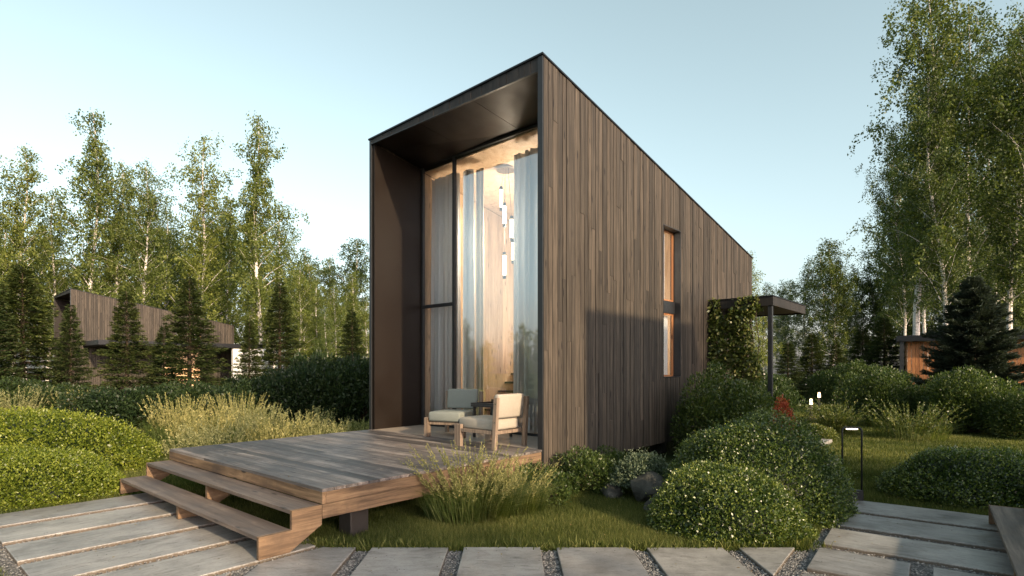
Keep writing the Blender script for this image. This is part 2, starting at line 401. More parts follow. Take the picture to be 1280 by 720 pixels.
# gravel beds
def sheet(name, poly, z, mat, kind='structure'):
    m = MB(); m.add([(p[0],p[1],z) for p in poly], [tuple(range(len(poly)))]); return tag(m.build(name, mat), kind=kind)
gb1 = [uv(-5.1,-.02), uv(-3.1,-.02), uv(-3.1,3.62), uv(-5.1,3.62)]
gb2 = clip(clip([(-3.5,3.4),(3.6,3.4),(3.6,4.86),(-3.5,4.86)], -D2[0],-D2[1],-vline(-.0)), R2[0],R2[1],float(R2@P0+.085))
gb3 = [ruv(-4.2,-1.45), ruv(.01,-1.45), ruv(.01,.08), ruv(-4.2,.08)]
sheet('gravel_bed', gb1, -.041, M['gravel']); sheet('gravel_bed', gb2, -.037, M['gravel']); sheet('gravel_bed', gb3, -.033, M['gravel'])
# entrance path far right
sheet('entrance_path', [uv(4.6,-1.0),uv(6.2,-1.0),(9.6,16.2),(11.6,18.8),(10.2,18.9),(8.2,16.6)], -.029, M['gravel'])
def inpoly(P, poly):
    x, y = P[:,0], P[:,1]; c = np.zeros(len(P), bool); n = len(poly)
    for i in range(n):
        x0,y0 = poly[i]; x1,y1 = poly[(i+1)%n]
        t = ((y0 > y) != (y1 > y)) & (x < (x1-x0)*(y-y0)/((y1-y0)+1e-12)+x0); c ^= t
    return c
# pebbles
def pebbles(poly, n):
    a = np.array(poly); P = np.c_[rng.uniform(a[:,0].min(),a[:,0].max(),n), rng.uniform(a[:,1].min(),a[:,1].max(),n)]
    P = P[inpoly(P, poly)]
    for s in slabs: P = P[~inpoly(P, s)]
    return P
PB = np.concatenate([pebbles(gb1, 60000), pebbles(gb2, 60000), pebbles(gb3, 50000)])
n = len(PB); base = np.array([(1,0,0),(0,1,0),(-1,0,0),(0,-1,0),(0,0,1),(0,0,-1)], float)
sc = rng.uniform(.004,.010,(n,1,1))*rng.uniform(.7,1.2,(n,6,1)); ang = rng.uniform(0,6.28,n)
Vp = base[None]*sc*np.array((1.2,.9,.8)); ca, sa = np.cos(ang)[:,None], np.sin(ang)[:,None]
Vr = np.stack([Vp[:,:,0]*ca-Vp[:,:,1]*sa, Vp[:,:,0]*sa+Vp[:,:,1]*ca, Vp[:,:,2]], 2)
Vr += np.concatenate([PB, rng.uniform(-.035,-.022,(n,1))],1)[:,None]
ft = np.array([(0,1,4),(1,2,4),(2,3,4),(3,0,4)])
Fp = (ft[None]+np.arange(n)[:,None,None]*6).reshape(-1,3)
tag(link('loose_gravel', fastmesh('loose_gravel', Vr.reshape(-1,3), Fp, M['pebble'], np.repeat(rng.uniform(0,1,n),4))), 'loose grey gravel filling the joints between the slabs', 'gravel', kind='stuff')

# ------------------------------------------------------------------ lawn
houseP = [uv(0,0), uv(8.2,0), uv(8.2,3.8), uv(0,3.8)]
def lawn(areas):
    parts = []
    for (x0,x1,y0,y1,dens,hh,ww) in areas:
        n = int((x1-x0)*(y1-y0)*dens); P = np.c_[rng.uniform(x0,x1,n), rng.uniform(y0,y1,n)]
        # keep the view wedge only
        P = P[np.abs(P[:,0]) < P[:,1]*.98+.5]
        for s in (gb1,gb2,gb3): P = P[~inpoly(P, s)]
        P = P[~inpoly(P, houseP)]
        nn = np.sin(P[:,0]*2.3+np.sin(P[:,1]*1.7)*2)*np.cos(P[:,1]*2.9+P[:,0]) ; n = len(P)
        h = hh*rng.uniform(.5,1.25,n)*(1+.25*nn)
        D = np.c_[rng.normal(0,.35,(n,2)), np.ones(n)]
        a = rng.uniform(0,6.28,n); sd = np.c_[np.cos(a),np.sin(a),0*a]*(ww*.5)
        B = np.c_[P, np.full(n,-.045)]; T = B+D*h[:,None]
        V = np.stack([B-sd, B+sd, T],1).reshape(-1,3); F = np.arange(n*3).reshape(n,3)
        n2 = np.sin(P[:,0]*.9+2+np.sin(P[:,1]*3.1))*np.sin(P[:,1]*1.3+1); r = np.clip(.42+.16*nn+.16*n2+rng.normal(0,.2,n),0,1); parts.append((V,F,r))
    V,F,r = merge(parts); return fastmesh('lawn_grass', V, F, M['lf_lawn'], r)
lw = lawn([(-3,3.2,4.87,8.3,14000,.058,.0045),(2,8,4.87,9,7000,.05,.006),(3,14,8.2,14,2600,.055,.011),(6,20,14,24,700,.07,.022),(-8,-2.5,4,8.5,3500,.07,.007),(-14,-2,8.5,16,500,.09,.016)])
tag(link('lawn_grass', lw), 'short green lawn grass lit in low warm streaks', 'grass', kind='stuff')
# longer tufts spilling over the slab edge
tp = []
for cx, cy, n in [(-1.28,4.9,160),(-.48,4.9,90),(.31,4.9,130),(1.10,4.9,180),(1.88,4.9,160),(2.5,4.95,160),(-1.7,5.0,260),(.0,4.95,120),(.7,4.95,140),(-.9,4.96,140),(1.5,4.93,120)]:
    P = np.c_[rng.normal(cx,.13,n), rng.normal(cy,.035,n), np.full(n,-.04)]
    D = np.c_[rng.normal(0,.5,n), rng.normal(-.15,.3,n), np.ones(n)]; tp.append(leaves(P, D, rng.uniform(.05,.12,n), .09))
V,F,r = merge(tp); tag(link('edge_grass', fastmesh('edge_grass', V, F, M['lf_lawn'], r)), 'longer grass tufts spilling over the slab edges', 'grass', kind='stuff')

# ------------------------------------------------------------------ cabins
L, W = 8.19, 3.80
def ztop(u, v=0): return 5.634-.1758*u-.029*v
def board_wall(m, axis, a0, a1, c0, c1, zb, zt, holes=(), wmin=.08, wmax=.125, gap=.011, joints=True):
    """vertical boards along axis 0 (u) or 1 (v); the other coordinate from c0 to c1; zb(a), zt(a) functions"""
    a = a0
    while a < a1-.01:
        b = min(a+random.uniform(wmin,wmax), a1)
        if a1-b < .04: b = a1
        for h in holes:                      # snap to hole edges
            for e in (h[0], h[1]):
                if a < e-.012 < b: b = e
        segs = [(zb(a), zb(b), zt(a), zt(b))]
        mid = (a+b)/2
        for h in holes:
            if h[0]-.001 <= mid <= h[1]+.001:
                segs = [(zb(a), zb(b), h[2], h[2]), (h[3], h[3], zt(a), zt(b))]
        for (z0a, z0b, z1a, z1b) in segs:
            if z1a-z0a < .02: continue
            cuts = [0, 1]
            if joints and z1a-z0a > 1.2: cuts = [0]+sorted(random.uniform(.08,.92) for _ in range(random.choice((1,1,2))))+[1]
            for i in range(len(cuts)-1):
                f0, f1 = cuts[i], cuts[i+1]; A, B = a+gap/2, b-gap/2
                off = random.uniform(-.004,.004); e0, e1 = c0+off, c1+off
                q = [(A, z0a+(z1a-z0a)*f0+(.0015 if i else 0)), (B, z0b+(z1b-z0b)*f0+(.0015 if i else 0)), (B, z0b+(z1b-z0b)*f1-.0015*(i<len(cuts)-2)), (A, z0a+(z1a-z0a)*f1-.0015*(i<len(cuts)-2))]
                if axis == 0: V = [(x,e0,z) for x,z in q]+[(x,e1,z) for x,z in q]
                else: V = [(e0,x,z) for x,z in q]+[(e1,x,z) for x,z in q]
                m.add(V, [(3,2,1,0),(4,5,6,7),(0,1,5,4),(1,2,6,5),(2,3,7,6),(3,0,4,7)])
        a = b
WIN = (3.479, 4.197, 1.38, 4.097)
def cabin(loc, rz, label, detailed=True, win=WIN, group='dark timber cabins', L=8.19):
    root = empty('cabin', loc, rz, label, 'cabin', group)
    zb = lambda a: .229
    hole = [win] if win else []
    m = MB(); board_wall(m, 0, .022, L, 0, .03, zb, lambda u: ztop(u)-.012, hole); m.build('side_wall', M['clad'], root)
    m = MB(); board_wall(m, 0, .022, L, W-.03, W, zb, lambda u: ztop(u,W)-.012); m.build('side_wall', M['clad'], root)
    m = MB(); board_wall(m, 1, .03, W-.03, L-.03, L, zb, lambda v: ztop(L,v)-.012); m.build('back_wall', M['clad'], root)
    # structure behind the boards (panels with the window hole)
    m = MB()
    def panel(v0, v1, ua, ub, z0, z1=None):
        pts = [(ua,z0),(ub,z0),(ub, z1 if z1 else ztop(ub)-.2),(ua, z1 if z1 else ztop(ua)-.2)]
        m.prism_axis(pts, 1, v0, v1)
    if win:
        panel(.034,.10,.03,win[0]-.02,.26); panel(.034,.10,win[1]+.02,L-.05,.26)
        panel(.034,.10,win[0]-.02,win[1]+.02,.26,win[2]-.02)
        m.prism_axis([(win[0]-.02,win[3]+.02),(win[1]+.02,win[3]+.02),(win[1]+.02,ztop(win[1])-.2),(win[0]-.02,ztop(win[0])-.2)],1,.034,.10)
    else: panel(.034,.10,.03,L-.05,.26)
    panel(W-.10,W-.034,.03,L-.05,.26)
    m.build('portal_lining', M['lining'], root)
    # front edge trims
    m = MB(); m.box((-.004,-.004,.229),(.018,.075,ztop(0)-.014)); m.build('corner_trim', M['metal'], root)
    m = MB(); m.box((-.004,W-.05,.229),(.018,W+.004,ztop(0,W)-.014)); m.build('corner_trim', M['metal'], root)
    # roof slab: top sheet following both falls
    def rz_(u,v,d): return ztop(u,v)-d
    def roofslab(mb, u0,u1,v0,v1,d0,d1):
        V = [(u,v,rz_(u,v,d)) for d in (d1,d0) for (u,v) in ((u0,v0),(u1,v0),(u1,v1),(u0,v1))]
        mb.add(V, [(0,3,2,1),(4,5,6,7),(0,1,5,4),(1,2,6,5),(2,3,7,6),(3,0,4,7)])
    m = MB(); roofslab(m, -.02, L+.02, -.02, W+.02, -.012, .012); m.build('roof', M['zinc'], root)
    m = MB(); roofslab(m, .03, L-.05, .105, W-.105, .02, .05); m.build('roof_deck', M['lining'], root)
    # front fascia of short boards above the opening
    m = MB(); board_wall(m, 1, .08, W-.055, 0.0, .02, lambda v: 5.447, lambda v: ztop(0,v)-.014, (), .1, .13, .004, False); m.build('front_fascia', M['clad_dark'], root)
    m = MB(); m.box((-.006,.08,5.432),(.03,W-.05,5.445)); m.build('fascia_drip', M['metal'], root)
    # soffit
    GU = 1.10
    for k in range(3):
        va_ = .102+(W-.204)*k/3; vb_ = .102+(W-.204)*(k+1)/3
        m = MB(); m.prism_axis([(.0205,5.4455),(GU+.03,5.345),(GU+.03,5.37),(.0205,5.47)], 1, va_+.003*(k>0), vb_-.003*(k<2)); m.build('soffit_panel', M['lining'], root)
    # floor structure
    m = MB(); m.box((.03,.04,.262),(L-.06,W-.04,.47)); m.build('floor_frame', M['metal'], root)
    m = MB(); m.box((.0,.102,.472),(L-.1,W-.102,.4856)); m.build('floor', M['floor_in'] if detailed else M['deck'], root)
    for a, b in ((.6,.4),(.6,W-.4),(L/2,.4),(L/2,W-.4),(L-.8,.4),(L-.8,W-.4)):
        m = MB(); m.box((a-.12,b-.12,-.05),(a+.12,b+.12,.26)); m.build('pier', M['rock'], root, .01)
    # glazing
    z0, z1 = .4856, 5.345; va, vb, vm = .102, W-.102, 2.827
    fr = MB(); t = .028
    fr.box((GU-t,va,z0),(GU+t,va+.045,z1)); fr.box((GU-t,vb-.045,z0),(GU+t,vb,z1)); fr.box((GU-t,vm-.028,z0+.04),(GU+t,vm+.028,z1-.05))
    fr.box((GU-t,va+.045,z0),(GU+t,vb-.045,z0+.04)); fr.box((GU-t,va+.045,z1-.05),(GU+t,vb-.045,z1))
    fr.box((GU-t,vm+.028,2.66),(GU+t,vb-.045,2.72))
    f = fr.build('window_frame', M['metal'], root, .003)
    m = MB(); m.box((GU-.006,va+.045,z0+.04),(GU+.006,vm-.028,z1-.05)); m.build('pane', M['glass'], f)
    m = MB(); m.box((GU-.006,vm+.028,z0+.04),(GU+.006,vb-.045,2.66)); m.build('pane', M['glass'], f)
    m = MB(); m.box((GU-.006,vm+.028,2.72),(GU+.006,vb-.045,z1-.05)); m.build('pane', M['glass'], f)
    # interior
    ib = min(5.6, L-.4)
    m = MB(); board_wall(m, 0, GU+.03, ib, .112, .13, lambda a: .49, lambda u: ztop(u,.1)-.125, [(win[0],win[1],win[2],win[3])] if win else [], .12,.17,.003,False)
    board_wall(m, 0, GU+.03, ib, W-.13, W-.112, lambda a: .49, lambda u: ztop(u,W)-.125, [], .12,.17,.003,False)
    board_wall(m, 1, .135, W-.135, ib, ib+.02, lambda a: .49, lambda v: ztop(ib,v)-.125, [], .12,.17,.003,False)
    roofslab(m, GU+.035, ib, .135, W-.135, .10, .12)
    m.build('interior_lining', M['interior_wood'], root)
    if detailed:
        m = MB()
        for k in range(10): m.box((2.75+.21*k, 2.75, .66+.185*k),(2.75+.21*k+.27, 3.66, .70+.185*k))
        m.build('staircase', M['darkwood'], root)
    if win:
        a,b,c,d = win; m = MB(); dd = .139
        # black metal reveal
        m.box((a,-.006,c),(a+.012,.2,d)); m.box((b-.012,-.006,c),(b,.2,d)); m.box((a+.012,-.006,d-.014),(b-.012,.2,d)); m.box((a+.012,-.012,c),(b-.012,.2,c+.014))
        f = m.build('side_window', M['metal'], root)
        m = MB(); e = .03
        for (za, zc) in ((c+.014,2.56),(2.78,d-.014)):
            m.box((a+.012,dd,za),(a+.012+e,dd+.04,zc)); m.box((b-.012-e,dd,za),(b-.012,dd+.04,zc)); m.box((a+.012+e,dd,za),(b-.012-e,dd+.04,za+e)); m.box((a+.012+e,dd,zc-e),(b-.012-e,dd+.04,zc))
        m.build('window_sash', M['orange_wood'], f)
        m = MB(); m.box((a+.012,dd-.03,2.56),(b-.012,dd+.05,2.78)); m.build('transom', M['metal'], f)
        for (za, zc) in ((c+.014+e,2.56-e),(2.78+e,d-.014-e)):
            m = MB(); m.box((a+.042,dd+.015,za),(b-.042,dd+.022,zc)); m.build('pane', M['glass'], f)
    return root
A = cabin((*O, 0), TH, 'tall dark timber cabin with sloping roof and full height glazing behind its deck')

# canopy of the main cabin
m = MB(); u0,u1,v0 = 5.54, 7.9, -1.24
m.box((u0,v0,2.745),(u0+.03,-.004,2.915)); m.box((u1-.03,v0,2.745),(u1,-.004,2.915)); m.box((u0+.03,v0,2.745),(u1-.03,v0+.03,2.915))
cp = m.build('canopy', M['clad_dark'], A)
m = MB(); m.box((u0-.015,v0-.015,2.917),(u1+.015,-.004,2.935)); m.build('canopy_roof', M['zinc'], cp)
m = MB(); m.box((u0+.032,v0+.032,2.77),(u1-.032,-.006,2.79)); m.build('canopy_soffit', M['clad_dark'], cp)
m = MB(); m.box((u0+.04,v0+.03,-.045),(u0+.12,v0+.11,2.745)); m.build('canopy_post', M['metal'], cp, .004)
m = MB()
for k in range(7): m.tube([(u0+.06,v0+.2+k*.15,0),(u0+.06,v0+.2+k*.15,2.74)], .004, 5)
m.build('trellis', M['metal'], cp)
m = MB(); m.box((5.9,-1.55,-.04),(7.6,-.02,.16)); m.box((6.0,-1.85,-.04),(7.5,-1.553,.06)); tag(m.build('entrance_step', M['slab'], None, .01), 'pale stone entrance step beneath the cabin canopy', 'step'); bpy.context.scene.objects['entrance_step'].location = (*O,0); bpy.context.scene.objects['entrance_step'].rotation_euler = (0,0,TH)

# interior furnishings of the main cabin (things of their own)
def frame_obj(o): o.location = (*O,0); o.rotation_euler = (0,0,TH); return o
def curtain(v0, v1, u, z0, z1, waves, label, mat='curtain', amp=.062):
    n = int((v1-v0)*90); V = []; ph = random.uniform(0,6)
    for i in range(n+1):
        v = v0+(v1-v0)*i/n; s = i/n*waves*2*math.pi
        for z, k in ((z0,1.2),(z0+.6*(z1-z0),1),(z1,.7)):
            V.append((u+amp*k*(math.sin(s+ph)+.35*math.sin(2.3*s)+.3*math.sin(.37*s)), v+.02*math.sin(s*1.7), z))
    F = [(i*3+j,(i+1)*3+j,(i+1)*3+j+1,i*3+j+1) for i in range(n) for j in range(2)]
    m = MB(); m.add(V, F, .5); o = m.build('curtain', M[mat], None, 0, True); frame_obj(o)
    so_ = o.modifiers.new('thickness','SOLIDIFY'); so_.thickness = .003
    tag(o, label, 'curtain', 'curtains behind the tall glazing'); return o
curtain(.14, 1.62, 1.34, .5, 5.1, 10, 'wide pale blue-grey curtain gathered at the right of the glazing')
curtain(2.92, 3.62, 1.30, .5, 5.1, 7, 'pale grey curtain behind the narrow left pane')
curtain(2.60, 2.80, 1.34, .5, 5.1, 2.5, 'narrow bluish curtain edge just right of the black mullion')
curtain(2.42, 2.59, 1.42, .5, 5.1, 5, 'cream sheer drape beside the narrow bluish curtain edge', 'sheer', .02)

bl_ = MB(); bl_.box((3.78,.235,1.42),(4.15,.24,2.52), .5); bl_ = frame_obj(bl_.build('blind', M['curtain'])); tag(bl_, 'plain white blind behind the lower pane of the narrow side window', 'blind')
pd = empty('pendant_lamp', uv(1.8,2.23)+(0,), TH, 'cluster of five glowing glass tubes hanging inside behind the tall glazing', 'pendant lamp')
m = MB(); m.tube([(0,0,5.10),(0,0,5.13)], .17, 28); m.build('ceiling_plate', M['plate'], pd)
for (pu, pv, z0, z1) in [(0,.11,4.40,4.84),(0,.03,4.09,4.53),(0,-.14,3.81,4.26),(.04,-.14,3.42,3.85),(0,.03,3.16,3.64)]:
    m = MB(); m.tube([(pu,pv,z0+.06),(pu,pv,z1-.06)], .028, 12); t = m.build('glass_tube', M['glow'], pd)
    m = MB(); m.tube([(pu,pv,z0),(pu,pv,z0+.06)], .031, 12); m.build('end_cap', M['metal'], t)
    m = MB(); m.tube([(pu,pv,z1-.06),(pu,pv,z1)], .031, 12); m.build('end_cap', M['metal'], t)
    m = MB(); m.tube([(pu,pv,z1),(pu*.3,pv*.4,5.1)], .003, 5); m.build('cord', M['metal'], t)
ld = bpy.data.lights.new('lamp_and_fill_light','POINT'); ld.energy = 125; ld.color = (1,.82,.62); ld.shadow_soft_size = .2
lo = bpy.data.objects.new('lamp_and_fill_light', ld); COL.objects.link(lo); lo.parent = pd; lo.location = (.25,0,4.0)
fill_ld = ld.copy(); fill_ld.energy = 80; fill_lo = bpy.data.objects.new('lamp_and_fill_light', fill_ld); COL.objects.link(fill_lo); fill_lo.parent = pd; fill_lo.location = (2.4,-.5,2.4)  # added fill light deep in the room, no fixture there

# ------------------------------------------------------------------ deck and steps
def deck(loc, rz, label, ulen=3.149, vw=3.75):
    r = empty('deck', loc, rz, label, 'deck', 'timber decks')
    m = MB(); n = 26; w_ = (ulen-.004)/n
    for i in range(n):
        a = -ulen+i*w_; js = sorted(random.uniform(.1,.9) for _ in range(random.choice((1,2,2))))
        cuts = [0]+js+[1]
        for j in range(len(cuts)-1):
            m.box((a+.002, .0015+(vw-.003)*cuts[j]+.001, .458+random.uniform(-.001,.001)), (a+w_-.003, .0015+(vw-.003)*cuts[j+1]-.001, .4856+random.uniform(-.0012,.0012)))
    m.build('boards', M['deck'], r)
    m = MB(); m.box((-ulen-.0,0,.352),(-ulen+.035,vw,.457)); m.build('front_fascia', M['beam_v'], r, .003)
    m = MB(); m.box((-ulen+.037,-.001,.352),(-.02,.04,.457)); m.build('side_fascia', M['beam_u'], r, .003)
    m = MB(); m.box((-ulen,-.003,.226),(-.02,.038,.349)); m.build('side_fascia', M['beam_u'], r, .003)
    m = MB(); m.box((-ulen+.037,vw-.04,.226),(-.02,vw,.457)); m.build('side_fascia', M['beam_u'], r, .003)
    m = MB()
    for k in range(1,7): m.box((-ulen+k*.45,.045,.25),(-ulen+k*.45+.05,vw-.045,.455))
    m.build('joists', M['darkwood'], r)
    for a, b in ((-ulen+.45,.2),(-ulen+.45,vw-.35),(-ulen/2,.2),(-ulen/2,vw-.35)):
        m = MB(); m.box((a-.1,b-.1,-.05),(a+.1,b+.1,.25)); m.build('post', M['darkwood'], r, .008)
    return r
deck((*O,0), TH, 'low weathered timber deck reaching out in front of the tall cabin')
def steps(loc, rz, label, ulen=3.149, vw=3.70):
    r = empty('wooden_steps', loc, rz, label, 'steps', 'open timber steps')
    f = -ulen-.561
    m = MB(); m.box((f,.037,.152),(f+.283,vw-.037,.187)); m.build('tread', M['tread'], r, .003)
    m = MB(); m.box((f+.281,.037,.314),(-ulen-.002,vw-.037,.349)); m.build('tread', M['tread'], r, .003)
    pr = [(f-.002,0.002),(f+.26,0.002),(-ulen-.003,.176),(-ulen-.003,.348),(f+.279,.348),(f+.279,.186),(f-.002,.186)]
    prm = [(f+.03,0.002),(f+.26,0.002),(-ulen-.003,.176),(-ulen-.003,.312),(f+.31,.312),(f+.31,.150),(f+.03,.150)]
    for v0, v1, p in ((0,.035,pr),(1.85,1.90,prm),(vw-.035,vw,pr)):
        m = MB(); m.prism_axis(p, 1, v0, v1); m.build('stringer', M['beam_u'], r, .003)
    return r
steps((*O,0), TH, 'open timber steps of two long treads leading up to the deck from the left path')
# neighbouring cabin whose steps enter the photo at the bottom right
dn = ruv(-.388-3.7, -1.236-.561-3.149)
steps((dn[0],dn[1],0), TH2-math.pi/2, 'corner of timber steps entering at the bottom right of the photo')
deck((dn[0],dn[1],0), TH2-math.pi/2, 'timber deck of the neighbouring cabin beyond the bottom right corner')
hn = ruv(-2.70, -1.236-.561-3.149-.3)
cabin((hn[0],hn[1],0), TH2-math.pi/2, 'unseen neighbouring timber cabin to the right, shifted and shortened to shape the shadow', False, None, L=3.0)  # unseen body, its place and short depth chosen for the shadow it casts
# second cabin far left
B = cabin((-22.7,29,0), TH, 'distant timber cabin with sloping roof half hidden by young firs on the left', False, (4.9,6.3,3.0,3.75))
m = MB(); m.box((.5,-3.0,2.70),(8.6,-.01,2.93)); m.build('canopy', M['zinc'], B)
m = MB(); m.box((.7,-2.8,2.66),(8.4,-.02,2.699)); m.build('canopy_soffit', M['clad_dark'], B)
m = MB(); m.box((6.9,-2.9,0),(8.7,-2.7,2.66)); m.build('terrace_wall', M['white'], B)
m = MB(); m.box((4.2,-.05,.4),(6.2,-.02,2.5)); m.build('terrace_window', emis('lit_window', (1,.6,.32), .35), B)
# low pavilion far right
Pv = empty('pavilion', (18.1,26,0), R(-33), 'low orange timber pavilion with flat black roof behind the dark spruce', 'pavilion')
m = MB(); board_wall(m, 0, 0.1, 8, 0, .03, lambda a: 0, lambda a: 2.75, [(1.1,3.2,0.0,2.3),(5.4,7.4,.6,2.2)], .12,.16); m.build('wall', M['orange_wood'], Pv)
m = MB(); board_wall(m, 1, 0.04, 4, .07, .1, lambda a: 0, lambda a: 2.75); m.build('wall', M['orange_wood'], Pv)
m = MB(); m.box((-.3,-.6,2.76),(8.6,4.4,3.02)); m.build('roof', M['zinc'], Pv)
for a in (-.2,8.3):
    m = MB(); m.box((a,-.5,0),(a+.15,-.35,2.76)); m.build('post', M['metal'], Pv)
m = MB(); m.box((1.1,.1,0),(3.2,.13,2.3)); m.build('window', M['lining'], Pv)
m = MB(); m.box((5.4,.1,.6),(7.4,.13,2.2)); m.build('window', M['lining'], Pv)
m = MB(); m.box((1.9,.06,.4),(2.8,.095,1.9)); m.build('door', M['orange_wood'], Pv)

# ------------------------------------------------------------------ chairs and table
def cushion(a, b, rad=.035):
    m = MB(); m.box(a, b, .5); return m
def armchair(loc, rz, label, fab):
    """faces local -X; back along local Y at x=0"""
    r = empty('armchair', loc, rz, label, 'armchair', 'low armchairs on the deck')
    o = cushion((-.70,-.27,.24),(-.06,.27,.39)).build('seat', fab, r, .03, True)
    o = MB(); o.prism_axis([(-.085,.40),(.0,.40),(.055,.72),(-.045,.72)], 1, -.265, .265, .5); ob = o.build('backrest', fab, r, .028, True)
    for y0, y1 in ((-.33,-.275),(.275,.33)):
        m = MB(); m.prism_axis([(-.03,0),(.03,0),(.075,.68),(.015,.68)], 1, y0, y1); m.build('leg', M['chairwood'], r, .005)
        m = MB(); m.box((-.72,y0,0),(-.60,y1,.30)); m.build('leg', M['chairwood'], r, .005)
        m = MB(); m.box((-.598,y0+.006,.20),(-.032,y1-.006,.245)); m.build('rail', M['chairwood'], r, .003)
        m = MB()
        for z in (.36,.6): m.tube([(.03+.055*(z-.3), y0-.004 if y0 < 0 else y1+.004, z),(.03+.055*(z-.3), y0+.002 if y0 < 0 else y1-.002, z)], .009, 10)
        m.build('bolt', M['plate'], r)
    m = MB(); m.box((-.66,-.272,.19),(-.61,.272,.236)); m.box((-.08,-.272,.19),(-.033,.272,.236)); m.build('cross_rail', M['chairwood'], r, .003)
    return r
DZ = .4866
# near chair: back along D1, faces +D2  -> local -X = D2
x, y = uv(-.145,.44); armchair((x,y,DZ), TH-math.pi/2, 'low beige armchair seen from behind, sunlit, nearest the deck edge', M['fabric'])
armchair((-.80,9.27,DZ), math.atan2(.94,.35), 'low grey-green armchair beside the curtains, facing the steps', M['fabric2'])
t = empty('side_table', (-.30,8.72,DZ), TH, 'small dark side table between the two armchairs', 'table')
m = MB(); m.box((-.24,-.24,.47),(.24,.24,.50)); m.box((-.24,-.24,.502),(-.225,.24,.53)); m.box((.225,-.24,.502),(.24,.24,.53)); m.box((-.223,-.24,.502),(.223,-.225,.53)); m.box((-.223,.225,.502),(.223,.24,.53)); m.build('table_top', M['darkwood'], t, .004)
for sx in (-1,1):
    for sy in (-1,1):
        m = MB(); m.box((sx*.2-.018,sy*.2-.018,0),(sx*.2+.018,sy*.2+.018,.469)); m.build('leg', M['darkwood'], t, .003)

# ------------------------------------------------------------------ garden lamps
def path_light(x, y, h, label):
    r = empty('bollard_lamp', (x,y,-.04), 0, label, 'garden lamp', 'bollard lamps beside the entrance path')
    m = MB(); m.tube([(0,0,0),(0,0,h-.2)], .045, 12); m.build('post', M['metal'], r)
    m = MB(); m.tube([(0,0,h-.198),(0,0,h-.03)], [.05,.035], 12); m.build('lamp_head', M['glow2'], r)
    m = MB(); m.tube([(0,0,h-.028),(0,0,h)], .05, 12); m.build('cap', M['metal'], r)
    l = bpy.data.lights.new('lamp_and_fill_light','POINT'); l.energy = 8; l.color = (1,.6,.3); l.shadow_soft_size = .05
    lo = bpy.data.objects.new('lamp_and_fill_light', l); COL.objects.link(lo); lo.parent = r; lo.location = (-.12,-.12,h-.1)
path_light(9.65,18.2,.62,'glowing bollard lamp, the nearer and lower of the two by the entrance path')
path_light(11.0,20.2,.74,'glowing bollard lamp, the farther and taller of the two by the entrance path')
r = empty('loop_lamp', (3.99,6.62,-.04), R(-6), 'thin black rectangular loop lamp standing at the head of the right path', 'garden lamp')
m = MB(); m.box((-.12,-.02,0),(.12,.02,.16)); m.build('base', M['metal'], r, .004)
m = MB(); pts = [(-.108,0,.161),(-.108,0,.85),(-.10,0,.875),(-.08,0,.89),(.08,0,.89),(.10,0,.875),(.108,0,.85),(.108,0,.161)]; m.tube(pts, .0105, 8); m.build('frame', M['metal'], r, 0, True)
m = MB(); m.box((-.06,-.012,.868),(.06,.012,.879)); m.build('light_strip', emis('strip', (1,.85,.6), 4), r)

# ------------------------------------------------------------------ rocks
def rock(x, y, z, s, label, seed):
    rr = random.Random(seed); import bmesh
    bm = bmesh.new(); bmesh.ops.create_icosphere(bm, subdivisions=3, radius=1)
    ph = [rr.uniform(0,6) for _ in range(6)]
    planes = [(Vector((rr.gauss(0,1),rr.gauss(0,1),rr.gauss(0,1))).normalized(), rr.uniform(.62,.9)) for _ in range(9)]
    for v in bm.verts:
        for nrm, d in planes:
            k = v.co.dot(nrm)
            if k > d: v.co -= nrm*(k-d)*.9
        v.co *= 1+.04*math.sin(7*v.co.x+ph[0])*math.sin(6*v.co.y+ph[1])
        v.co = Vector((v.co.x*s[0], v.co.y*s[1], v.co.z*s[2]))
    me = bpy.data.meshes.new('boulder'); bm.to_mesh(me); bm.free(); me.materials.append(M['rock'])
    o = link('boulder', me, None, (x,y,z)); o.rotation_euler = (0,0,rr.uniform(0,6)); tag(o, label, 'rock', 'boulders beside the rounded bush')
rock(1.62,6.75,.10,(.30,.24,.22),'largest dark boulder under the grey-green cushion plant',3)
rock(1.53,6.18,.02,(.13,.10,.10),'small pale grey boulder at the foot of the rounded bush',5)
rock(1.22,6.95,.02,(.17,.14,.12),'dark low boulder left of the largest one, by the cabin wall',8)
rock(1.72,6.4,.03,(.14,.12,.12),'medium grey boulder between the largest boulder and the rounded bush',12)
rock(5.9,11.6,-.02,(.30,.15,.09),'flat pale stone at the lawn edge under the dark round shrubs',21)

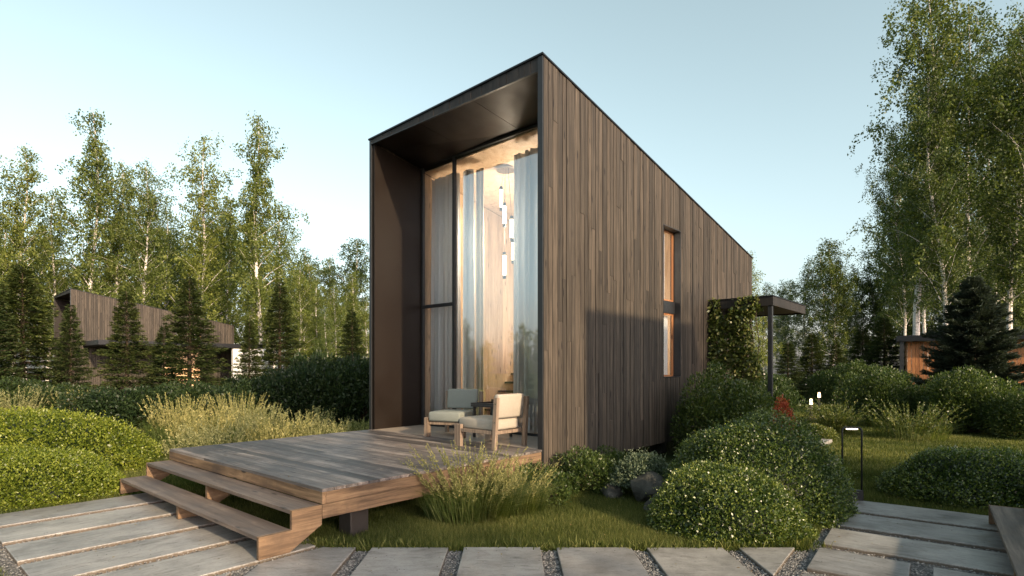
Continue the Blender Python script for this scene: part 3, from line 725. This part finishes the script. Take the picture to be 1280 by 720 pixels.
# ------------------------------------------------------------------ bushes (clipped mounds)
def lump(P, k, ph):
    return .5*np.sin(P[:,0]*k+ph)*np.sin(P[:,1]*k*1.1+ph*2)+.5*np.sin(P[:,2]*k*1.3+ph*3)*np.sin(P[:,0]*k*.7-ph)
def mound(name, loc, rx, ry, h, n, leaf, mat, label, cat, group=None, rough=.06, rz=0, wild=.35, low=0, stem=False):
    r = empty(name, (*loc[:2], loc[2] if len(loc) > 2 else -.05), rz, label, cat, group)
    ph = random.uniform(0,6)
    U = rng.normal(size=(n,3)); U[:,2] = np.abs(U[:,2])*1.0-.22; U = unit(U)
    rad = 1+rough*lump(U*2.2,2.6,ph)*2+rough*.5*rng.normal(size=n)-np.abs(rng.normal(0,.035,n))
    P = U*rad[:,None]*np.array((rx,ry,h)); nrm = unit(U/np.array((rx,ry,h)))
    P[:,2] = np.where(P[:,2] < .02, rng.uniform(.0,.08,n), P[:,2])
    D = nrm*.55+rng.normal(0,.55,(n,3)); D[:,2] += wild*.5
    V,F,rn = leaves(P, D, leaf*rng.uniform(.6,1.35,n), .58)
    rn = np.clip(.5+rng.normal(0,.22,n)+(rad-1)*1.6,0,1)
    ns_ = 160; U = unit(rng.normal(size=(ns_,3))*np.array((1,1,.7))+np.array((0,0,.5))); P0_ = U*np.array((rx,ry,h)); dv = unit(U+rng.normal(0,.25,(ns_,3))+np.array((0,0,.5)))
    ln_ = rng.uniform(.02,.12,ns_); tt_ = np.repeat(np.arange(7)/6., ns_); Pn = np.tile(P0_,(7,1))+np.tile(dv,(7,1))*(np.tile(ln_,7)*tt_)[:,None]
    Vs_,Fs_,Rs_ = leaves(Pn, np.tile(dv,(7,1))*.6+rng.normal(0,.6,(ns_*7,3)), leaf*.9*np.ones(ns_*7), .5, np.full(ns_*7,.8)); V,F,rn = merge([(V,F,rn),(Vs_,Fs_,Rs_)]); link('foliage', fastmesh(name+'_foliage', V, F, mat, rn), r)
    # dense twiggy core
    k = int(n*.25); U = unit(rng.normal(size=(k,3))*np.array((1,1,.8))+np.array((0,0,.2))); rr_ = rng.uniform(.72,.93,k)
    P = U*rr_[:,None]*np.array((rx,ry,h)); P[:,2] = np.abs(P[:,2])
    V2,F2,r2 = leaves(P, rng.normal(size=(k,3)), leaf*rng.uniform(1.2,2.2,k), .8, np.clip(rng.normal(.2,.15,k),0,1))
    link('inner_twigs', fastmesh(name+'_core', V2, F2, mat, r2), r)
    # shell core for opacity
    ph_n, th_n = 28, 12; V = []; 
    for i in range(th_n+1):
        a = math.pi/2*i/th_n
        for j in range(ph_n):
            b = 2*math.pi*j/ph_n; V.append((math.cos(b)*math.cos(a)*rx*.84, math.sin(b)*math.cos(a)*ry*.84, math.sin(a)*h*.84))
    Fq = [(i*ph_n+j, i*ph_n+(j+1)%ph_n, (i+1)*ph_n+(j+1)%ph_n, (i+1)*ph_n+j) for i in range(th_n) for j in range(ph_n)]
    mb = MB(); mb.add(V, Fq, .0); mb.build('core_shell', M['lf_dark'], r, 0, True)
    return r
HB = 'clipped bushes beside the left path'
mound('clipped_bush', (-6.08,7.0), 1.12, .80, .60, 34000, .030, M['lf_hedge'], 'low sunlit leafy mound beside the left path, the nearer of the two', 'bush', HB, .05)
mound('clipped_bush', (-7.75,9.0), 2.0, 1.15, .94, 42000, .036, M['lf_hedge'], 'broad sunlit leafy mound behind the lower one at the left edge', 'bush', HB, .07)
mound('round_bush', (2.12,5.62), .74, .68, .62, 36000, .024, M['lf_bush'], 'lower lobe-shaped clipped bush touching the front path', 'bush', 'rounded bushes right of the cabin', .06)
mound('round_bush', (2.78,6.45), .96, .92, 1.04, 48000, .025, M['lf_bush'], 'large dome-shaped clipped bush, tallest beside the right path', 'bush', 'rounded bushes right of the cabin', .055)
mound('round_bush', (5.75,7.0), 1.05, .75, .60, 34000, .028, M['lf_bush'], 'low sunlit clipped bush at the right edge beside the path', 'bush', 'rounded bushes right of the cabin', .06)

# leafy shrubs: stems plus leaves scattered in lumpy volume
def shrub(name, loc, rx, ry, h, n, leaf, mat, label, group=None, clumps=14, spread=.33, upw=.5, cat='shrub', squat=.6):
    r = empty(name, (*loc[:2], -.05), random.uniform(0,6), label, cat, group)
    C = unit(rng.normal(size=(clumps,3))*np.array((1,1,.8))); C[:,2] = np.abs(C[:,2]); C *= rng.uniform(.45,.78,(clumps,1)); C = C*np.array((rx,ry,h*squat))+np.array((0,0,h*.22))
    idx = rng.integers(0,clumps,n); U = unit(rng.normal(size=(n,3))); rad = rng.uniform(.55,1,n)**.5
    P = C[idx]+U*rad[:,None]*np.array((rx,ry,h*.8))*spread
    P[:,2] = np.abs(P[:,2])
    D = U*.6+rng.normal(0,.5,(n,3)); D[:,2] += upw
    V,F,rn = leaves(P, D, leaf*rng.uniform(.6,1.4,n), .45); link('foliage', fastmesh(name+'_foliage', V, F, mat, rn), r)
    m = MB()
    for c in C: m.tube([(c[0]*.1,c[1]*.1,0),(c[0]*.5,c[1]*.5,c[2]*.6),tuple(c)], [.02,.014,.006], 5)
    m.build('stems', M['bark'], r)
    return r
shrub('leafy_shrub', uv(4.0,-.9), 1.0, .85, 1.85, 28000, .055, M['lf_shrub'], 'dense dark leafy shrub against the cabin wall under the narrow window', None, 26, .36)
shrub('leafy_shrub', uv(5.5,-1.6), .5, .5, .8, 6000, .055, M['lf_shrub'], 'leafy shrub at the foot of the climber by the canopy post', None, 16, .36)
shrub('barberry_shrub', (4.02,8.35), .26, .24, 1.42, 5500, .035, M['lf_red'], 'small red-leaved shrub below the canopy post', None, 10, .4)
gs = 'low shrubs along the cabin wall'
shrub('low_shrub', uv(.35,-.42), .55, .42, .62, 7000, .035, M['lf_shrub'], 'low green shrub at the front corner of the cabin wall', gs, 14, .38)
shrub('low_shrub', uv(1.15,-.40), .48, .36, .52, 6000, .034, M['lf_shrub'], 'low green shrub along the cabin wall, second from the corner', gs, 14, .38)
shrub('low_shrub', uv(-.45,-.35), .45, .38, .50, 5000, .034, M['lf_shrub'], 'low green shrub behind the pale feathery grass beside the deck', gs, 12, .38)
mound('cushion_plant', (1.62,6.98,.12), .36, .30, .36, 6000, .028, M['lf_grey'], 'grey-green cushion plant on the boulder by the cabin wall', 'plant', None, .08)
shrub('low_shrub', (6.75,12.6), .8, .45, .36, 6500, .045, M['lf_climb'], 'low yellowish shrub beside the entrance path behind the dome bush', None, 14, .36)
# feathery and upright plants
def feather(name, loc, rad, h, n, label, group, mat='lf_feather', plume=.45, lean=.5, green=1.0, ln=.022, cat='ornamental grass'):
    r = empty(name, (*loc[:2], -.045), 0, label, cat, group); parts = []; pb = []
    az = rng.uniform(0,6.28,n); rr_ = rad*np.sqrt(rng.uniform(0,1,n))
    for i in range(n):
        b = np.array((math.cos(az[i])*rr_[i]*.55, math.sin(az[i])*rr_[i]*.55, 0)); hh = h*rng.uniform(.6,1.08)
        out = np.array((math.cos(az[i]), math.sin(az[i]), 0))*rr_[i]/rad*lean*hh+np.array((*rng.normal(0,.06,2),0))*hh
        K = 7; pts = [b+out*((k/K)**1.7)+np.array((0,0,hh*(k/K)*(1-.10*(k/K)*lean))) for k in range(K+1)]
        pts = np.array(pts); s = np.array((-math.sin(az[i]+rng.uniform(-1,1)), math.cos(az[i]), 0))*.0022
        for k in range(K): pb.append((np.array([pts[k]-s,pts[k]+s,pts[k+1]+s*.8,pts[k+1]-s*.8])))
        m = int(ln and plume*hh/ln*3.2); tt = 1-plume*rng.uniform(0,1,m)**1.0; f = tt*K; k = np.minimum(f.astype(int),K-1); fr = (f-k)[:,None]
        P = pts[k]*(1-fr)+pts[k+1]*fr; dd = unit(pts[k+1]-pts[k]); D = dd*.9+rng.normal(0,.42,(m,3))
        parts.append(leaves(P, D, ln*1.5*rng.uniform(.6,1.3,m)*(1.25-.6*(tt-(1-plume))/plume), .34))
    V,F,rn = merge(parts); link('plumes', fastmesh(name+'_plumes', V, F, M[mat], rn), r)
    # basal blades
    nb = int(n*14*green)
    a = rng.uniform(0,6.28,nb); q = rad*np.sqrt(rng.uniform(0,1,nb)); B = np.c_[np.cos(a)*q*.7, np.sin(a)*q*.7, np.zeros(nb)]
    hh = h*rng.uniform(.25,.62,nb); o = np.c_[np.cos(a),np.sin(a),0*a]*(q/rad*.6+.15)[:,None]*hh[:,None]+np.c_[rng.normal(0,.07,(nb,2)),0*a]
    mid = B+o*.35+np.c_[0*a,0*a,hh*.7]; tip = B+o*1.1+np.c_[0*a,0*a,hh*.9]; sd = np.c_[-np.sin(a+1),np.cos(a+1),0*a]*.003
    q1 = np.stack([B-sd,B+sd,mid+sd,mid-sd],1).reshape(-1,3); q2 = np.stack([mid-sd,mid+sd,tip+sd*.2,tip-sd*.2],1).reshape(-1,3)
    Vb,Fb,Rb = merge([(q1,np.arange(nb*4).reshape(nb,4),np.clip(rng.normal(.5,.25,nb),0,1)),(q2,np.arange(nb*4).reshape(nb,4),np.clip(rng.normal(.6,.25,nb),0,1))])
    sp = np.array(pb).reshape(-1,3); Vb,Fb,Rb = merge([(Vb,Fb,Rb),(sp, np.arange(len(sp)).reshape(-1,4), np.full(len(sp)//4,.9))])
    link('blades', fastmesh(name+'_blades', Vb, Fb, M['lf_blade'], Rb), r)
    return r
GF = 'feathery pale grasses'
feather('feather_grass', (-.44,6.05), .66, .76, 160, 'large pale feathery grass clump in front of the armchairs, against the deck side', GF, plume=.5, lean=.62, ln=.021)
feather('feather_grass', (.02,6.25), .45, .62, 70, 'smaller pale feathery clump joined to the right of the large one', GF, plume=.5, lean=.6, ln=.02)
# sweep behind the deck
fk = [(-4.9,8.7,.6,.58),(-5.0,9.6,.8,.72),(-4.3,10.3,.8,.68),(-3.5,10.5,.7,.62),(-5.9,10.7,.8,.82),(-5.2,11.6,.8,.85),(-4.2,11.6,.8,.75),(-3.0,11.2,.7,.6),(-7.4,12.6,.9,1.0),(-6.4,13.2,.9,1.0),(-12.6,14.2,.9,1.1),(-11.6,15.1,.8,1.0)]
wh = ['by the upper step end','behind the deck corner','along the back of the deck','near the portal left edge','left of the deck sweep','behind the middle of the sweep','in the second row behind the deck','closest to the cabin portal','far back by the young firs','far back beside the dark hedge','at the left photo edge','behind the broad leafy mound']
for (x,y,ra,h), wl in zip(fk, wh):
    feather('feather_grass', (x,y), ra, h, 105, f'pale feathery grass clump {wl}', GF, plume=.6, lean=.3, green=.7, ln=.036)
# sage-like plants right
for x,y,ra,h,wl in [(8.9,12.6,.95,.85,'spreading feathery shrub below the dark round bushes on the right'),(7.9,13.7,.5,.8,'small upright feathery shrub beside the bollard lamps')]:
    feather('sage_shrub', (x,y), ra, h, 95, wl, 'silvery feathery shrubs across the lawn', 'lf_climb', .8, .75, .4, .045, 'shrub')
# climber
r = empty('climbing_plant', (*O,0), TH, 'leafy climber covering the trellis below the canopy', 'climber')
n = 15000; P = np.c_[5.60+rng.normal(0,.07,n), rng.uniform(-1.0,-.02,n), rng.uniform(0,2.95,n)]
keep = (lump(np.c_[P[:,1]*4,P[:,2]*2.2,P[:,1]*2],1.6,1.3) > -.38+(P[:,2] > 2.3)*.25+(P[:,1] < -.8)*.25) ; P = P[keep]; n = len(P)
V,F,rn = leaves(P, rng.normal(size=(n,3))*.7+np.array((-.7,0,-.5)), rng.uniform(.045,.085,n), .75); link('foliage', fastmesh('climber_foliage', V, F, M['lf_climb'], rn), r)
m = MB()
for k in range(9):
    b = -.1-k*.105; pts = [(5.6+random.uniform(-.03,.03), b+random.uniform(-.08,.08), z) for z in np.linspace(-.04,2.9,8)]; m.tube(pts, .008, 5)
m.build('vines', M['bark'], r)

# ------------------------------------------------------------------ trees
def birch_meshes(seed, H, spread, nleaf, leaf, mat, lean=0, bare=.22, drop=.4):
    rs = random.Random(seed); rg = np.random.default_rng(seed)
    m = MB(); N_ = 14; ph = rs.uniform(0,6); amp = H*.012
    tr = [Vector((amp*math.sin(ph+i*.55)+lean*H*(i/N_)**1.5, amp*math.cos(ph*1.3+i*.45), H*i/N_*.97)) for i in range(N_+1)]
    R0 = H*.0062+.02; m.tube(tr, [R0*(1-i/N_)**.8+.012 for i in range(N_+1)], 8)
    P, D = [], []
    nb = int(30+H*2.2)
    for b in range(nb):
        f = bare+(1-bare)*((b+rs.random())/nb)**.92
        k = min(int(f*N_), N_-1); p = tr[k].lerp(tr[k+1], f*N_-k)
        a = b*2.4+rs.uniform(-.5,.5)
        xx = (1-f)/(1-bare); prof = 1.95*xx**.62*(1.2-.7*xx)
        ln = spread*prof*rs.uniform(.35,1.35)+.15
        rise = rs.uniform(.5,1.7)
        q = [p]; d = Vector((math.cos(a), math.sin(a), rise)).normalized(); c = p.copy(); K = 6
        for i in range(K):
            d = (d+Vector((rs.gauss(0,.12),rs.gauss(0,.12),-.16*i/K+.03))).normalized(); c = c+d*ln/K; q.append(c.copy())
        m.tube(q, [max(.004,R0*.24*(1-f)+.006)*(1-i/(K+.5)) for i in range(K+1)], 4, cap=False)
        ntw = 9
        for j in range(ntw):
            fj = .25+.75*(j+rs.random())/ntw; kk = min(int(fj*K),K-1); s = q[kk].lerp(q[kk+1], fj*K-kk)
            td = Vector((rs.gauss(0,1),rs.gauss(0,1),rs.gauss(-.1,.55))).normalized(); tl = ln*.30*rs.uniform(.4,1.4)+.06
            e1 = s+td*tl; e2 = e1+Vector((td.x*.2,td.y*.2,-drop))*tl
            m_ = max(1, int(nleaf/(nb*ntw)*min(1.7, .12+.95*ln/spread)*min(1, .25+2.6*xx)+rs.random()*.8)); ts = rg.uniform(0,1,m_)[:,None]
            S_, E1, E2 = np.array(s), np.array(e1), np.array(e2)
            pp = np.where(ts < .5, S_+(E1-S_)*ts*2, E1+(E2-E1)*(ts-.5)*2)+rg.normal(0,.03+.03*spread,(m_,3))*np.array((1,1,1.5))
            P.append(pp)
    P = np.concatenate(P); n = len(P)
    D = rg.normal(size=(n,3))*.8; D[:,2] -= .5
    V,F,rn = leaves(P, D, leaf*rg.uniform(.6,1.35,n), .62)
    rn = np.clip(rg.normal(.45,.22,n)+.12*np.sin(P[:,2]*2.1+P[:,0]*3),0,1)
    mt = m.build('trunk', M['birch'], None); me = mt.data; bpy.data.objects.remove(mt)
    return me, fastmesh('birch_crown', V, F, M[mat], rn)
def fir_meshes(seed, H, Rb, mat, dens=1.0, tier=.17, up=0.05):
    rs = random.Random(seed); rg = np.random.default_rng(seed)
    m = MB(); m.tube([(0,0,0),(.02,0,H*.5),(0,0,H*.99)], [H*.014+.02,H*.009+.01,.006], 8)
    P, D, RN = [], [], []; z = H*.06
    while z < H*.985:
        f = z/H; rad = Rb*(1-f)**.82*rs.uniform(.85,1.1)+.04; nbr = rs.randint(6,9); a0 = rs.uniform(0,6)
        for b in range(nbr):
            a = a0+b*6.283/nbr+rs.uniform(-.25,.25); ln = rad*rs.uniform(.65,1.18); zz = z+rs.uniform(-.08,.08)
            tipz = zz+ln*(up+.25*f)-.12*ln
            e = Vector((math.cos(a)*ln, math.sin(a)*ln, tipz-zz)); s = Vector((0,0,zz))
            m.tube([s, s+e*.5+Vector((0,0,-.03*ln)), s+e], [.012*(1-f)+.005,.008*(1-f)+.003,.002], 4, cap=False)
            k = max(10, int(ln*dens*150)); t = rg.uniform(.08,1,k)**.8; side = rg.uniform(-1,1,k); wdt = .34*ln*(1-t)*.9+.05
            ax = np.array(e); ax = ax/np.linalg.norm(ax); lat = np.array((-math.sin(a), math.cos(a), 0))
            pp = np.array(s)+np.array(e)*t[:,None]+lat*(side*wdt)[:,None]+np.c_[rg.normal(0,.015,(k,2)), rg.normal(-.02,.03,k)-.10*np.abs(side)*wdt]
            dd = ax+lat*(side*.9)[:,None]+rg.normal(0,.25,(k,3)); P.append(pp); D.append(dd); RN.append(np.clip(.2+.55*t+rg.normal(0,.15,k),0,1))
        z += tier*(1-.45*f)*rs.uniform(.8,1.2)
    P, D, RN = np.concatenate(P), np.concatenate(D), np.concatenate(RN); n = len(P)
    V,F,rn = leaves(P, D, .115*rg.uniform(.6,1.3,n), .24, RN, .6)
    mt = m.build('trunk', M['bark'], None); me = mt.data; bpy.data.objects.remove(mt)
    return me, fastmesh('fir_crown', V, F, M[mat], rn)
def tree(name, protos, x, y, s, rz, label, cat, group=None, sz=None):
    r = empty(name, (x,y,-.05), rz, label, cat, group); r.scale = (s,s,sz or s)
    link('trunk', protos[0], r); link('crown', protos[1], r); return r
BH = 14.0
bl = [birch_meshes(100+i, BH, 1.75+.25*(i%3), 21000, .12, 'lf_birch', (.0,.03,-.03,.015)[i%4], .16) for i in range(4)]
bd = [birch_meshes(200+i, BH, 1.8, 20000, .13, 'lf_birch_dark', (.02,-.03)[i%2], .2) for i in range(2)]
bp = [birch_meshes(250+i, BH, 1.9, 14000, .13, 'lf_birch_haze', (.02,-.02)[i%2], .14) for i in range(2)]
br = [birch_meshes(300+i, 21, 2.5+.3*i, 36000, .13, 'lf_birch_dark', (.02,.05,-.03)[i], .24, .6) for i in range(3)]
fr = [fir_meshes(400+i, 4.6, 1.25+.1*i, 'lf_fir') for i in range(3)]
sp = fir_meshes(420, 4.4, 1.7, 'lf_spruce', 2.6, .11, .3)
def px(x, Y): return (x-640)/705*Y

# left birches, one by one: (px, depth, top py)
LB = 'tall slender birches behind the left cabin'
for i, (p, Y, top, lab) in enumerate([(28,34,180,'tall birch at the left photo edge with a bright upper crown'),(-30,33,200,'birch cut by the left edge of the photo'),(62,38,235,'shorter birch between the edge birch and the leaning one'),
     (118,37,132,'tallest left birch, its crown leaning left above the far cabin'),(150,40,200,'birch whose white trunk rises behind the far cabin roof'),(182,38,195,'bushy birch right of the tallest left birch'),(248,36,165,'narrow pointed birch above the far cabin roof middle'),
     (285,42,240,'thin pale birch just left of the second tallest one'),(322,35,140,'second tallest left birch with a white trunk down to the far cabin'),(210,44,250,'faint birch in the gap right of the bushy one'),(345,45,250,'faint birch just right of the second tallest one')]):
    H = 1.55+(460-top)*Y/705; s = H/BH
    tree('birch_tree', bl[i%4], px(p,Y), Y, s*.92, i*1.7, lab, 'birch', LB, s)
GB = 'background birch wood left of the cabin'
for i in range(22):
    p = -120+i*27+random.uniform(-8,8); Y = random.uniform(46,58); top = random.uniform(285,360) if p > 330 else random.uniform(250,330)
    H = 1.55+(460-top)*Y/705; s = H/BH
    tree('birch_tree', (bl if i%3 else bd)[i%2], px(p,Y), Y, s*1.35, i*2.1, 'slender birch in the hazy wood behind the left-hand garden', 'birch', GB, s)
for i, (p, Y, top) in enumerate([(372,30,330),(398,32,345),(420,29,352),(442,33,338),(458,30,372),(384,36,350),(433,38,360),(408,26,385)]):
    H = 1.55+(460-top)*Y/705; s = H/BH
    tree('birch_tree', bl[(i+1)%4], px(p,Y), Y, s*1.1, i*1.3, ['young birch second from the left in the row left of the tall cabin','tallest young birch in the middle of the row left of the tall cabin','young birch at the centre of the row left of the tall cabin','young birch next to the one touching the tall cabin edge','young birch touching the left edge of the tall cabin','leftmost young birch in the row left of the tall cabin','farther young birch glimpsed between two nearer ones left of the tall cabin','shortest young birch in the row left of the tall cabin'][i], 'birch', 'young birches left of the tall cabin', s)
# young firs left
GFi = 'young firs in front of the far cabin'
for i, (p, Y, top, lab) in enumerate([(88,18.5,378,'young fir before the far cabin portal'),(158,17.5,360,'young fir in the middle of the far cabin wall'),(237,17,345,'tall dark fir before the far cabin canopy'),
     (312,20,395,'small fir at the right end of the far cabin'),(350,21,350,'dark fir between the far cabin and the young birches'),(28,19,330,'broad shaded fir near the left photo edge'),(-20,17,300,'shaded fir cut by the left photo edge'),(440,19,385,'dark fir pressed against the tall cabin left side'),(205,21,405,'short fir half hidden between two taller firs')]):
    H = 1.55+(460-top)*Y/705; s = H/4.6
    tree('fir_tree', fr[i%3], px(p,Y), Y, s*(.82+.1*(i%3) if i != 5 else 1.2), i*1.1, lab, 'fir', GFi, s)
# dark hedge-like shrubs left
hs = [(20,16,1.6),(75,15.5,1.4),(130,15,1.3),(185,15,1.35),(235,15.5,1.5),(285,15.5,1.4),(330,16,1.6),(372,16,2.0),(412,16.5,2.1),(448,17,2.4),(-30,15.5,1.6),(395,19,2.6),(300,19,1.6)]
proto = shrub('dark_shrub', (0,0), 1.25, 1.0, 1.7, 15000, .085, M['lf_dark'], 'x', None, 24, .34)
nn = 0
for i, (p, Y, h) in enumerate(hs):
    o = proto if i == 0 else copy_tree(proto)
    o.location = (px(p,Y), Y, -.05); o.rotation_euler = (0,0,i*1.9); o.scale = (1,1,h/1.7)
    tag(o, 'dense dark shrub behind the grasses, ' + ['under the broad fir at the left edge','below the far cabin portal','left of the middle fir','right of the middle fir','below the tall dark fir','right of the tall dark fir','under the far cabin white wall','below the dark fir by the young birches','mid-hedge left of the tall cabin','last but one before the tall cabin','tallest, touching the tall cabin edge','cut by the left photo edge','rising behind the others by the cabin','rising behind under the far cabin end'][i], 'shrub', 'dark shrubs behind the feathery grasses')
# right side
GR = 'tall birches behind the right pavilion'
for i, (p, Y, top, s_, k, lab) in enumerate([(1155,27,-60,1.0,0,'tallest right birch with a thick white trunk above the pavilion'),(1180,25.5,60,.85,1,'leaning birch with a thin white trunk above the pavilion'),(1215,30,-10,.95,2,'birch with a leaning trunk behind the dark spruce'),
     (1270,26,20,1.0,0,'birch at the right photo edge'),(1130,31,150,.75,1,'shorter birch on the left flank of the tall right group'),(1310,24,-20,1.0,2,'birch cut by the right photo edge'),(1245,34,60,.9,1,'birch standing back between the spruce and the photo edge'),(1160,36,100,.8,2,'birch standing back behind the thick white trunk')]):
    H = 1.55+(460-top)*Y/705; s = H/21
    tree('birch_tree', br[k], px(p,Y), Y, s*s_, i*2.3, lab, 'birch', GR, s)
GR2 = 'background birch wood right of the cabin'
for i in range(24):
    p = 955+i*17+random.uniform(-7,7); Y = random.uniform(36,52); top = random.uniform(295,350) if p < 1120 else random.uniform(200,320)
    if p < 985: top = max(top, 350)
    H = 1.55+(460-top)*Y/705; s = H/BH
    tree('birch_tree', bd[i%2] if i%3 == 2 else bp[i%2], px(p,Y), Y, s*1.15, i*2.7, 'slender birch in the hazy wood right of the canopy', 'birch', GR2, s)
tree('birch_tree', bl[2], px(938,24), 24, .42, 1.0, 'birch whose crown peeps over the cabin rear roof corner', 'birch', None, (1.55+(460-312)*24/705)/BH)
for i, (p, Y, top, lab) in enumerate([(1045,27,425,'young fir in front of the hazy wood near the bollard lamps'),(985,26,425,'young fir seen beneath the canopy'),(1015,29,415,'young fir between the canopy and the bollard lamps'),(1078,30,405,'fir left of the round dark bushes'),(1105,28,395,'fir directly beside the pavilion')]):
    H = 1.55+(460-top)*Y/705; s = H/4.6
    tree('fir_tree', fr[i%3], px(p,Y), Y, s*1.25, i*1.7, lab, 'fir', 'young firs right of the cabin', s)
tree('spruce_tree', sp, px(1217,17.5), 17.5, 1.02, .7, 'broad dark blue-grey spruce in front of the pavilion', 'spruce', None, 1.0)
p2 = shrub('dark_shrub', (px(1100,15.5),15.5), 1.25, 1.0, 1.85, 26000, .06, M['lf_shrub'], 'rounded dark shrub across the lawn, left of the pair', 'dark round shrubs across the lawn', 26, .36)
for x_, Y, s, lab in [(1218,13.8,1.08,'largest rounded dark shrub across the lawn beneath the spruce'),(1165,15.0,.8,'smaller rounded shrub between the two large ones across the lawn'),(1290,12.6,.85,'dark rounded shrub at the right photo edge')]:
    o = copy_tree(p2); o.location = (px(x_,Y),Y,-.05); o.scale = (s,s,s*.92); o.rotation_euler = (0,0,x_); tag(o, lab, 'shrub')
for x_, Y, s in [(962,17.5,.75),(945,15,.95),(1045,25,1.1),(1085,24,1.2),(1125,20,.9)]:
    o = copy_tree(p2); o.location = (px(x_,Y),Y,-.05); o.scale = (s,s,s); o.rotation_euler = (0,0,x_); tag(o, 'leafy dark shrub at the wood edge, ' + {962:'just right of the canopy post',945:'directly behind the canopy post',1045:'behind the bollard lamps',1085:'left of the round dark bushes',1125:'in front of the pavilion corner'}[x_], 'shrub', 'dark shrubs at the wood edge')
# trees to the left and behind, seen only mirrored in the glazing
for i, (x_, y_, s) in enumerate([(-19,5,.26),(-20,7.5,.22),(-23,1.5,.28),(-24,9.5,.30),(-20,-1.5,.24),(-27,4.6,.33),(-22,12,.26),(-30,-2,.34),(-30,8,.36)]):
    tree('birch_tree', bl[i%4], x_, y_, s*1.2, i, 'birch outside the photo on the left, ' + ['left of the long slabs','beyond the broad leafy mound','nearest the viewer side','behind the leafy mounds','behind the viewer','farthest straight left','beside the feathery grasses','far back behind the viewer','far back behind the mounds'][i], 'birch', 'birches mirrored in the glazing', s)
for i, (x_, y_, s) in enumerate([(-17,6.3,.62),(-19,3.2,.75),(-18,8.4,.55)]):
    tree('fir_tree', fr[i], x_, y_, s, i, 'fir outside the photo on the left, ' + ['nearest the leafy mounds','tallest of the three mirrored','shortest of the three mirrored'][i], 'fir', 'firs mirrored in the glazing', s)


# fallen leaves
n = 900; P = np.c_[rng.uniform(-6,9,n), rng.uniform(4,10,n)]; P = P[~inpoly(P, houseP)]; dk = [uv(-3.15,0), uv(0,0), uv(0,3.75), uv(-3.15,3.75)]
zz = np.where(inpoly(P, dk), .489, .004); n = len(P); D = rng.normal(size=(n,3)); D[:,2] *= .08
V,F,rn = leaves(np.c_[P, zz], D, rng.uniform(.012,.03,n), .6, None, 3); tag(link('fallen_leaves', fastmesh('fallen_leaves', V, F, M['lf_litter'], rn)), 'small fallen leaves scattered over the slabs and grass', 'leaves', kind='stuff')

# pebbles kicked onto the slabs
n = 700; P = np.c_[rng.uniform(-5,4.5,n), rng.uniform(3.9,7,n)]; msk = np.zeros(n,bool)
for q in slabs: msk |= inpoly(P, q)
P = P[msk]; n = len(P); Vr = base[None]*rng.uniform(.002,.006,(n,1,1))*rng.uniform(.7,1.2,(n,6,1)); Vr = Vr+np.c_[P, np.full(n,.003)][:,None]
tag(link('scattered_pebbles', fastmesh('scattered_pebbles', Vr.reshape(-1,3), (ft[None]+np.arange(n)[:,None,None]*6).reshape(-1,3), M['pebble'], np.repeat(rng.uniform(0,1,n),4))), 'tiny loose pebbles kicked onto the concrete slabs', 'gravel', kind='stuff')
# birches behind the viewer on the sunny side, throwing dappled shade on wall and deck
for x_, y_, s_, lab in [(18.6,-7.0,.85,'birch behind the viewer shading the cabin wall'),(10.2,-9.0,.72,'birch behind the viewer shading the deck')]:
    tree('birch_tree', bl[int(x_)%4], x_, y_, s_*1.1, x_, lab, 'birch', 'birches behind the viewer', s_)
